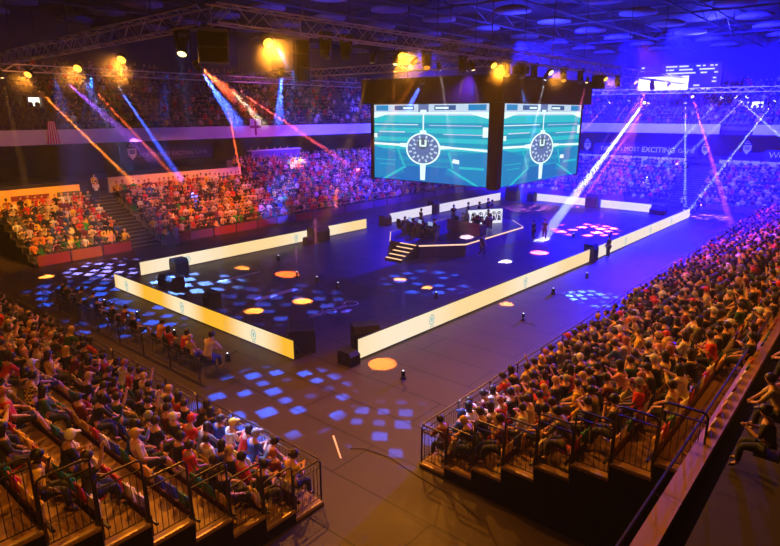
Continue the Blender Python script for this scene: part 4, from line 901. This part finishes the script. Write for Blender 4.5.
for di, (cx, cy, rz, fm, nm) in enumerate(((37.4, 28.3, math.radians(-100), PD, 'left'), (40.6, 26.0, math.radians(80), PR, 'right'))):
    desk((cx, cy, 1.0), rz, ('dark player desk on the stage, nearer the steps', 'player desk with red end panel near the bright graphic panel')[di], fm)
    for k in range(3):
        off = (k - 1) * 1.15; M = Matrix.Rotation(rz, 3, 'Z'); a = V((cx, cy, 0)) + M @ V((off, 0, 0)); b = V((cx, cy, 0)) + M @ V((off, -.95, 0))
        wd = ('nearer the steps', 'with the red panel')[di]
        monitor((a.x, a.y, 1.76), rz, f'thin dark monitor on the player desk {wd}, {ORD[k]} of three'); gchair((b.x, b.y, 1.0), rz, f'gaming chair at the player desk {wd}, {ORD[k]} of three', RC if di else PD)
        add_person((b.x, b.y, 1.0), rz, f'player in {"red" if di else "black"} shirt seated at the desk {wd}, {ORD[k]} of three', 'players on the stage', 'maroon' if di else 'black', 'black', (1, 8, 2)[k])
for (x, y, r_) in ((36.0, 25.9, .8), (39.2, 29.6, -2), (42.6, 24.9, 1.2), (43.0, 28.9, 2.2)): add_person((x, y, 1.0), r_, f'crew member in black standing on the stage, {("by the steps", "behind the dark desk", "beside the red panel", "left of the graphic desk")[[36.0, 39.2, 42.6, 43.0].index(x)]}', 'crew standing on the stage', 'black', 'black', ('forward' if x > 40 else 'stand', 'short'), 0, True)
# graphic desk: white lit panel with dark line figures
t = thing('presenter_desk', 'bright white graphic panel desk with dark line figures at the back of the stage', 'desk', (43.5, 27.7, 1.0), math.atan2(-1.75, 2.8))
w, h0, h1 = 3.35, -.25, 1.3
MB().box((0, .02, 0), (w, .5, h1)).build('desk_body', PD, t); MB().box((0, 0, .02), (w, .018, h1)).build('lit_panel', led('panel_white', (.85, .88, 1), 1.0), t)
m = MB(); INK = pm('ink_line', (.02, .02, .05), .6)
for i, cxp in enumerate((.55, 1.2, 1.85, 2.5, 3.0)):
    m.v, m.f, m.m
    ring = lambda rx, rz_, cz: [(cxp + rx * math.cos(a), -.006, cz + rz_ * math.sin(a)) for a in [2 * PI * q / 12 for q in range(12)]]
    o_, i_ = ring(.26, .42, .68), ring(.2, .34, .68); k = len(m.v)
    m.v += o_ + i_; m.f += [(k + q, k + (q + 1) % 12, k + 12 + (q + 1) % 12, k + 12 + q) for q in range(12)]; m.m += [0] * 12
    m.add([(cxp - .05, -.007, .3), (cxp + .08, -.007, .3), (cxp + .12, -.007, .7), (cxp - .12, -.007, .75)], [(0, 1, 2, 3)]); m.add([(cxp - .1, -.007, .82), (cxp + .1, -.007, .8), (cxp + .04, -.007, .98), (cxp - .06, -.007, .96)], [(0, 1, 2, 3)])
    m.add([(cxp + .2, -.007, .25), (cxp + .27, -.007, .28), (cxp + .05, -.007, .6), (cxp - .02, -.007, .56)], [(0, 1, 2, 3)])
m.build('line_figures', INK, t)
for i, (x, y) in enumerate(((44.5, 28.0), (45.4, 27.4), (46.3, 26.9), (47.3, 27.2), (47.9, 28.0))): add_person((x + .3, y + .55, 1.0), PI + .5, f'presenter in {("black", "navy", "red", "black", "black")[i]} standing behind the white graphic desk, {ORD[i]} along it', 'presenters behind the graphic desk', ('black', 'navy', 'red', 'black', 'charcoal')[i], 'black', ('stand', 'short'), 0, True)
for i, (x, y) in enumerate(((45.5, 22.4), (46.6, 21.9), (37.6, 22.6))): add_person((x, y, 0), 1.0 + i, f'crew member in black on the pitch floor before the stage, {("nearer the stage", "nearer the boards", "close to the steps")[i]}', 'crew beside the stage', 'black', 'black', ('walk', 'short'), 0, True)

# ------------------------------------------------------------------ loudspeakers on the floor
def wedge(loc, rz, w, d, h, label):
    t = thing('floor_loudspeaker', label, 'loudspeaker', loc, rz)
    MB().loft([[(-w / 2, -d / 2, 0), (w / 2, -d / 2, 0), (w / 2, d / 2, 0), (-w / 2, d / 2, 0)], [(-w / 2, -d / 2, h * .75), (w / 2, -d / 2, h * .75), (w / 2, d / 2, h * .75), (-w / 2, d / 2, h * .75)], [(-w / 2 + .03, -d / 2 + .16, h), (w / 2 - .03, -d / 2 + .16, h), (w / 2 - .03, d / 2 - .02, h), (-w / 2 + .03, d / 2 - .02, h)]]).build('cabinet', BLACK, t)
    MB().box((-w / 2 + .05, -d / 2 - .02, .06), (w / 2 - .05, -d / 2 - .001, h * .7)).build('grille', BLACKM, t)
    MB().box((-w / 2 - .015, -.1, h * .5), (-w / 2 - .001, .1, h * .6)).build('side_handle', STEEL, t)
for a in (((20.6, 36.2, 0), 0, 1.0, .8, .95, 'black loudspeaker in front of the cream board nearest the far left stairs'), ((18.3, 33.3, 0), -1.6, 1.7, .9, .75, 'wide black loudspeaker behind the far end of the yellow board'), ((17.6, 27.8, 0), -1.6, .8, .7, .9, 'upright black loudspeaker halfway along the yellow board'),
          ((16.9, 19.6, 0), -2.3, 1.5, 1.3, 1.05, 'large black loudspeaker at the near end of the yellow board'), ((18.9, 17.4, 0), -.6, 1.25, .9, 1.1, 'large black loudspeaker behind the start of the long cream board'), ((17.0, 16.65, 0), 0.0, .6, .8, .6, 'low black loudspeaker at the tip of the long cream board'),
          ((33.6, 36.2, 0), 0, 1.7, 1.0, 1.25, 'big black loudspeaker stack in front of the far cream board'), ((32.2, 35.9, 0), 0, .7, .7, .6, 'small black loudspeaker next to the big stack'), ((43.0, 36.8, 0), 0, 1.0, .8, .95, 'black loudspeaker in the gap before the short white board'), ((51.5, 37.3, 0), 0, .9, .9, 1.4, 'black loudspeaker between the two white boards left of the stage'),
          ((66.0, 35.6, 0), -.8, 1.6, 1.2, 1.6, 'black loudspeaker in the far corner right of the stage'), ((66.6, 33.3, 0), -1.57, .9, .9, 1.2, 'black loudspeaker at the left end of the far end board'), ((66.5, 25.7, 0), -1.57, 1.3, .9, 1.6, 'black loudspeaker between the two far end boards'), ((66.4, 18.4, 0), -1.57, 1.6, .9, .7, 'low black loudspeaker at the far right board corner'), ((41.75, 15.9, 0), 0, .9, .8, 1.3, 'upright black loudspeaker filling the gap beside the guard')): wedge(*a)

# ------------------------------------------------------------------ extra smoke added in the shape of the narrow beams (real scattering; the lamps below light it)
bh = bpy.data.materials.new('beam_smoke'); bh.use_nodes = True; nt = bh.node_tree; nt.nodes.clear()
o = nt.nodes.new('ShaderNodeOutputMaterial'); s = nt.nodes.new('ShaderNodeVolumeScatter'); s.inputs['Density'].default_value = .04; s.inputs['Anisotropy'].default_value = .1
nt.links.new(s.outputs[0], o.inputs['Volume'])
def shaft(p, q, ang, label, over=1.08):
    p, q = V(p), V(q); d = q - p; r1 = math.tan(math.radians(ang / 2)) * d.length * over + .02; r0 = .04
    m = MB().tube([(0, 0, 0), (0, 0, d.length)], [r0, r1], 14); o = m.build('light_beam', bh); o.location = p; o.rotation_euler = d.to_track_quat('Z', 'Y').to_euler()
    return tag(o, label, 'light beam', 'smoky light beams', 'stuff')
# ------------------------------------------------------------------ floor beam fixtures and decals
FX = [(13.76, 20.88, 0), (13.8, 25.28, 0), (14.0, 29.29, 0), (13.83, 32.65, 0), (24.87, 29.0, 1), (24.9, 27.1, 1), (24.8, 25.1, 1), (27.1, 33.6, 1), (17.3, 13.86, 0), (26.9, 13.51, 0), (27.06, 19.25, 1), (32.24, 14.34, 0), (37.0, 14.2, 0), (42, 33.5, 1), (49, 20.3, 1), (52.5, 18.3, 1)]
for i, (x, y, inn) in enumerate(FX):
    t = thing('floor_beam_lamp', f'small black floor lamp with blue upward beam, {"inside" if inn else "outside"} the boards, {ORD[i]} from near left', 'floor lamp', (x, y, 0), i * .4, 'small beam lamps on the floor')
    MB().bbox((-.13, -.11, 0), (.13, .11, .1), .02).build('base', BLACK, t); MB().box((-.13, -.03, .1), (.13, .03, .13)).box((-.13, -.03, .1), (-.1, .03, .38)).box((.1, -.03, .1), (.13, .03, .38)).build('yoke', BLACK, t); MB().tube([(0, 0, .16), (0, 0, .25), (0, 0, .46)], [.06, .095, .09], 10).build('head', BLACK, t)
    MB().tube([(0, 0, .462), (0, 0, .468)], .045, 10).build('lens', WLENS, t); t.scale = (.8, .8, .8)
    c = MB(); c.tube([(.1, .1, .015), (.5, .25, .015), (.7, .7, .015), (1.2, .8, .015)], .012, 4); 
    if i in (0, 8, 9, 11): c.build('power_lead', BLACK, t)
    if i not in (0, 4, 5, 6, 8, 10, 12): continue
    spot((x, y, .5), (x + .01, y, 9), (.08, .12, 1), 30000 if i in (0, 8, 5, 6, 10) else 14000, 2.4, .5, .03); shaft((x, y, .55), (x + .01, y, 8 if i in (0, 4, 5, 6, 8, 10) else 4), 2.2, f'thin blue vertical beam rising from a floor lamp, {ORD[i]} of the round')
DEC = pm('floor_print', (.55, .5, .62), .5)
R = random.Random(12)
t = thing('floor_marking', 'thin row of tiny pale letters on the pitch floor nearest the far left corner', 'floor logo', (20.4, 32.0, .006), 0)
m = MB(); x = 0
while x < 3.7:
    w = R.uniform(.1, .3); h = R.uniform(.16, .3); m.add([(x, -h / 2, 0), (x + w, -h / 2, 0), (x + w, h / 2, 0), (x, h / 2, 0)], [(0, 1, 2, 3)]); x += w + .05
m.build('printed_strokes', DEC, t)
t = thing('floor_marking', 'bold pale bar with dark cut letters between two amber pools on the pitch floor', 'floor logo', (19.95, 26.75, .005), .0)
MB().add([(0, 0, 0), (3.1, 0, 0), (3.1, .5, 0), (0, .5, 0)], [(0, 1, 2, 3)]).build('pale_bar', DEC, t)
m = MB()
for i in range(11):
    x = .15 + i * .27; m.add([(x, .1, .002), (x + .05, .1, .002), (x + .05, .4, .002), (x, .4, .002)], [(0, 1, 2, 3)]); m.add([(x + .05, .2 + .1 * (i % 2), .002), (x + .17, .2 + .1 * (i % 2), .002), (x + .17, .26 + .1 * (i % 2), .002), (x + .05, .26 + .1 * (i % 2), .002)], [(0, 1, 2, 3)])
m.build('dark_letter_cut', pm('letter_print', (.12, .1, .2), .6), t)  # dark letters printed on the pale bar
t = thing('floor_marking', 'pale scripted logo with a solid oval beneath, near the pitch corner gap', 'floor logo', (20.0, 22.2, .006), -.06)
m = MB()
def arc(cx, cy, rx, ry, a0, a1, w, n=12):
    for i in range(n):
        p = a0 + (a1 - a0) * i / n; q = a0 + (a1 - a0) * (i + 1) / n
        m.add([(cx + (rx - w) * math.cos(p), cy + (ry - w) * math.sin(p), 0), (cx + rx * math.cos(p), cy + ry * math.sin(p), 0), (cx + rx * math.cos(q), cy + ry * math.sin(q), 0), (cx + (rx - w) * math.cos(q), cy + (ry - w) * math.sin(q), 0)], [(0, 1, 2, 3)])
arc(3.1, .35, .42, .45, -2.6, 2.6, .08, 18); arc(1.45, .15, .3, .3, -1.6, 2.2, .07); arc(1.3, .5, .25, .2, 1.4, 4.6, .06)
for x in (.1, .32, .55, .8, 1.0, 1.85, 2.1, 2.32, 2.5): arc(x, .2 + .08 * (x > 1.8), .1, .17, R.uniform(0, 2), R.uniform(4, 6), .04, 7); m.add([(x + .08, .05, 0), (x + .13, .05, 0), (x + .13, .45, 0), (x + .08, .45, 0)], [(0, 1, 2, 3)])
m.build('script_strokes', DEC, t)
MB().add([(2.0 + .38 * math.cos(a), -.45 + .2 * math.sin(a), 0) for a in [2 * PI * i / 14 for i in range(14)]], [tuple(range(14))]).build('solid_oval', DEC, t)
t = thing('tape_strip', 'short pale strip of tape on the foreground floor between the stands', 'tape', (11.55, 11.75, .005), math.atan2(1.15, .8)); MB().box((0, -.03, 0), (1.4, .03, .004)).build('tape', CREAM, t)
t = thing('floor_cable', 'dark cable curling on the foreground floor between the two near stands', 'cable', (0, 0, 0)); MB().tube([(12.13, 11.91, .01), (12.42, 11.55, .01), (12.57, 10.58, .01), (12.34, 9.22, .01), (12.24, 8.07, .01), (11.87, 6.85, .01)], .01, 5).build('rubber_sleeve', BLACK, t)

# ------------------------------------------------------------------ coloured beams, pools and patterned lights from the trusses
RED = (1, .12, .03); ORG = (1, .42, .05); BLU = (.04, .1, 1); SKY = (.45, .55, 1); VIO = (.4, .1, 1); PNK = (1, .12, .35); WRM = (1, .75, .4)
BEAMS = [  # lamp position, aimed at, colour, watts, cone, label
 ((18.1, 50.4, 12.7), (25.5, 50.6, 4.3), (1, .24, .015), 22000000, 2.1, 'beam lamp with a strong orange shaft falling over the upper left crowd'),
 ((22.5, 50.4, 12.6), (29.5, 50.5, 4.4), RED, 12000000, 2.1, 'beam lamp with a thin red shaft left of the middle'),
 ((24.7, 50.4, 12.7), (29.5, 49.6, 4.2), BLU, 9000000, 4, 'beam lamp with a blue shaft over the far stand'),
 ((32.1, 45.8, 11.9), (35.6, 49.3, 4.0), RED, 18000000, 2.1, 'beam lamp with a thin red shaft falling beside the press desk'),
 ((36.5, 50.3, 12.7), (52.5, 50.5, 4.3), (1, .08, .08), 26000000, 2.1, 'beam lamp with a long red shaft ending left of the screens'),
 ((20.5, 50.4, 13), (30, 55, 6), VIO, 1500000, 7, 'beam lamp with a broad violet shaft'),
 ((13.4, 20.7, 12.1), (20.4, 28, 9.7), BLU, 9000000, 4.5, 'small beam lamp sending a blue shaft beside the black loudspeaker box'),
 ((13.4, 20.9, 12.3), (28.9, 40, 11.6), RED, 8000000, 2.6, 'small beam lamp sending a red shaft beside the black loudspeaker box'),
 ((15.7, 18.7, 12.0), (19.8, 24, 9.9), BLU, 5000000, 5, 'small beam lamp sending a blue shaft after the first amber lamp'),
 ((24.7, 18.7, 12.0), (29.9, 23.9, 10.4), BLU, 5000000, 4, 'small beam lamp sending a blue shaft in front of the first screen'),
 ((28.3, 40, 12.5), (36.4, 46, 9.1), (1, .8, .5), 2900000, 5, 'beam lamp with a wide pale shaft crossing the balcony'),
 ((72, 22.8, 11.7), (46.4, 22.0, .0), (.62, .7, 1), 41184000, 2.1, 'far lamp throwing the brightest white shaft down to the stage floor'),
 ((72, 22.3, 11.7), (66, 27, 0), PNK, 14000000, 2.1, 'far lamp with a short pink shaft'),
 ((72, 18.5, 11.7), (71.5, 17.0, 0), SKY, 11880000, 2.1, 'far lamp with a straight vertical pale shaft at the far right corner'),
 ((72, 17.9, 12.3), (59.3, 9.8, 0), PNK, 9000000, 2.1, 'far lamp with a pink shaft crossing to the right'),
 ((72, 10.1, 11.8), (70.4, 16.4, 0), SKY, 14040000, 2.1, 'far lamp with a long pale shaft slanting to the board corner'),
 ((72, 26.7, 11.8), (68, 33, 3), VIO, 14400000, 2, 'far lamp with a violet shaft beside the screens'),
 ((72, 14.9, 12.2), (76, 22, 4), SKY, 9855000, 2.1, 'far lamp with a pale shaft onto the end stand'),
 ((72, 13.8, 12.2), (80, 8, 6), SKY, 9855000, 2.1, 'far lamp crossing a pale shaft to the right'),
 ((72, 12.6, 12.2), (79, 19, 6), SKY, 7290000, 2.1, 'far lamp near the lit doorway'),
 ((72, 24.5, 12.0), (70, 30, 0), VIO, 4608000, 1.8, 'far lamp with a thin violet shaft'),
 ((72, 8.9, 12.0), (77, 2, 4), SKY, 9855000, 2, 'far lamp by the right edge'),
 ((38.5, 18.8, 12.8), (37.5, 20.6, 0), (.8, .85, 1), 1500000, 4.7, 'lamp making a white pool on the pitch floor before the stage'),
 ((41, 24.5, 5.35), (43.2, 27.4, 1), (1, .75, .8), 90000, 3.6, 'lamp making a pale pool on the stage deck'),
 ((26.2, 18.75, 12.8), (39.0, 24.9, 1), (1, .75, .8), 1300000, 3.6, 'lamp making a second pale pool on the stage deck'),
 ((24.0, 18.7, 12.9), (23.95, 33.7, 0), ORG, 1200000, 2.6, 'lamp making an amber pool in the far left of the pitch'),
 ((25.0, 18.7, 12.9), (24.9, 30.0, 0), (1, .17, .01), 1100000, 5.0, 'lamp making the hottest orange pool on the pitch'),
 ((21.6, 19.2, 12.9), (21.6, 24.8, 0), ORG, 650000, 4.7, 'lamp making an amber pool beside the bold lettering'),
 ((18.7, 19.2, 12.9), (18.7, 25.5, 0), ORG, 550000, 4.3, 'lamp making an amber pool near the yellow board'),
 ((28.8, 18.7, 12.9), (28.8, 23.4, 0), ORG, 500000, 3.6, 'lamp making an amber pool left of the steps'),
 ((28.4, 18.7, 12.9), (28.4, 20.9, 0), ORG, 450000, 3.2, 'lamp making a small amber pool before the steps'),
 ((28.7, 18.3, 12.9), (28.7, 15.5, 0), ORG, 350000, 3.6, 'lamp making an amber pool at the foot of the long cream board'),
 ((46, 19, 12.9), (41.7, 19.9, 0), PNK, 1300000, 6.0, 'lamp making a pink streak near the white pool'),
 ((22, 18.2, 12.8), (17.9, 15.5, 0), (1, .24, .015), 300000, 5.5, 'lamp making the orange streak under the tip of the cream board'),
 ((14.2, 44, 12.8), (14.2, 41.8, 0), ORG, 400000, 4.3, 'lamp making an amber pool near the far left stand')]
for i, (p, q, c, W, a, lab) in enumerate(BEAMS):
    t = thing('beam_lamp', lab, 'stage lamp', p, 0, 'beam lamps on the trusses'); d = V(q) - V(p); h = bpy.data.objects.new('barrel', MB().tube([(0, 0, .3), (0, 0, .22), (0, 0, -.02), (0, 0, -.16)], [.06, .12, .14, .12], 10).mesh('barrel', BLACK, True)); COL.objects.link(h); h.parent = t; h.rotation_euler = d.to_track_quat('-Z', 'Y').to_euler()
    MB().tube([(0, 0, -.161), (0, 0, -.168)], .1 if p[0] < 60 else .16, 10).build('lens', WLENS if c[2] > .5 else WWL, h)
    MB().tube([(-.16, 0, 0), (-.16, 0, .34), (.16, 0, .34), (.16, 0, 0)], .015, 5).build('yoke', STEEL, t)
    pool = 'pool' in lab or 'streak' in lab
    spot(V(p) + d.normalized() * .2, q, c, W if pool else W / 15, a, .25, .04)
    if not pool: shaft(V(p) + d.normalized() * .3, V(q) - d.normalized() * .3, a, 'shaft: ' + lab.replace('small beam lamp sending a ', '').replace('beam lamp with a ', '').replace('far lamp throwing the ', '').replace('far lamp with a ', ''))
GOBOS = [((15.7, 18.0, 12.2), (12.9, 16.6, 0), (.006, .12, 1), 5200, 36, 3.4), ((13.5, 30, 12.2), (14.2, 36.3, 0), (.01, .12, 1), 7000, 34, 3), ((14, 24, 12.2), (14.2, 29.6, 0), (.008, .12, 1), 6500, 36, 3), ((20, 46, 13), (19.9, 33.5, 0), (.12, .3, 1), 15000, 22, 2.6), ((18.5, 47, 13), (18.0, 41.0, 0), (.25, .25, 1), 9000, 30, 3.4),
         ((16.2, 17.9, 12.2), (14.2, 11.6, 0), (.006, .12, 1), 2600, 22, 2.6), ((34, 18.3, 12.2), (33.0, 12.3, 0), (.06, .2, 1), 26000, 18, 2.6), ((20, 19, 12.2), (20.8, 25.0, 0), (.03, .1, 1), 3000, 40, 3.2), ((30, 19, 12.2), (29.6, 21.5, 0), (.02, .1, 1), 5000, 36, 2.8),
         ((60, 19, 13), (53.5, 20.8, 0), (1, .14, .3), 60000, 30, 2.4), ((72, 16, 12.4), (68.5, 14.0, 0), (.8, .3, .8), 7000, 24, 3), ((72, 30, 12.4), (62, 31, 0), (.8, .2, .8), 5000, 24, 3)]
for p, q, c, W, a, g in GOBOS: spot(p, q, c, W * 40, a * .82, .5, .03, gobo=g * 1.05)
# colour washes: fill lights added with no lamp at their source
def wash(p, q, c, W, a, r=.3): return spot(p, q, c, W, a, .7, r)
wash((18, 36, 13), (18, 49, 2), (1, .4, .03), 20000, 50); wash((30, 36, 13), (31, 49.5, 2), (1, .22, .04), 22000, 52); wash((40, 40, 14), (43, 50, 3), (.6, .06, .7), 9000, 70); wash((50, 40, 14), (52, 51, 3), (.05, .03, 1), 75000, 76)
wash((16, 46, 14), (16, 58, 9), (1, .3, .04), 900, 100); wash((38, 46, 14), (40, 58, 9), (.5, .08, .5), 1500, 100)
wash((62, 34, 18), (82, 30, 4), (.006, .006, 1), 900000, 100); wash((62, 18, 18), (82, 12, 4), (.006, .006, 1), 900000, 100); wash((60, 44, 18), (70, 56, 5), (.03, .03, 1), 70000, 90); wash((70, 10, 17), (64, 6, 0), (.001, .0005, 1), 120000, 100)
wash((56, 20, 17), (52, 12, 0), (.001, .0005, 1), 330000, 80); wash((52, 40, 17), (50, 30, 0), (.004, .001, 1), 90000, 100)
wash((34, 22, 13), (31, 26, 0), (.16, .04, 1), 5000, 105)
wash((86, 20, 19.5), (70, 25, 21), (.03, .03, 1), 20000, 150); wash((60, 30, 14), (62, 30, 21), (.03, .04, 1), 16000, 160); wash((38, 40, 14.5), (40, 42, 21), (.1, .06, 1), 1200, 160)
[wash((72, y, 12.2), (57, y, 0), (.001, .0005, 1), 500000, 70) for y in (17,)]
wash((42, 14, 15), (42, 6, 1), (1, .12, .06), 20000, 75); wash((58, 14, 15), (60, 5, 1), (1, .06, .1), 16000, 75)
wash((20, 12, 17), (18, 5, 1), (1, .3, .04), 1500, 100)
wash((11.5, 19, 12.8), (9.0, 13.2, .8), (.25, .4, 1), 36000, 12, .05); wash((14.6, 17.6, 12.8), (15.2, 9.0, .8), (.28, .42, 1), 36000, 13, .05)
wash((3, 2, 18), (4.5, 17, 1), (1, .33, .02), 5200, 80); wash((24, -4, 18), (24, 7, 1), (1, .32, .02), 4800, 80)

# haze filling the hall
hz = bpy.data.materials.new('stage_haze'); hz.use_nodes = True; nt = hz.node_tree; nt.nodes.clear()
o = nt.nodes.new('ShaderNodeOutputMaterial'); s = nt.nodes.new('ShaderNodeVolumeScatter'); s.inputs['Density'].default_value = .0011; s.inputs['Anisotropy'].default_value = 0.25
nt.links.new(s.outputs[0], o.inputs['Volume'])
tag(MB().box((-8.5, -8.5, .01), (104.5, 75.5, 21.4)).build('haze', hz), 'thin theatrical haze hanging through the whole hall', 'haze', kind='stuff')

w = bpy.data.worlds.new('dark_hall'); SC.world = w; w.use_nodes = True; w.node_tree.nodes['Background'].inputs[0].default_value = (.004, .002, .006, 1); w.node_tree.nodes['Background'].inputs[1].default_value = 1
vs = SC.view_settings; vs.view_transform = 'Standard'; vs.look = 'None'; vs.gamma = 1; vs.use_curve_mapping = False; vs.exposure = 0
SC.display_settings.display_device = 'sRGB'
cy = SC.cycles; cy.max_bounces = 4; cy.diffuse_bounces = 2; cy.glossy_bounces = 2; cy.volume_bounces = 0; cy.transparent_max_bounces = 32; cy.caustics_reflective = False; cy.caustics_refractive = False
cy.sample_clamp_indirect = 4; cy.use_denoising = True; cy.use_adaptive_sampling = False
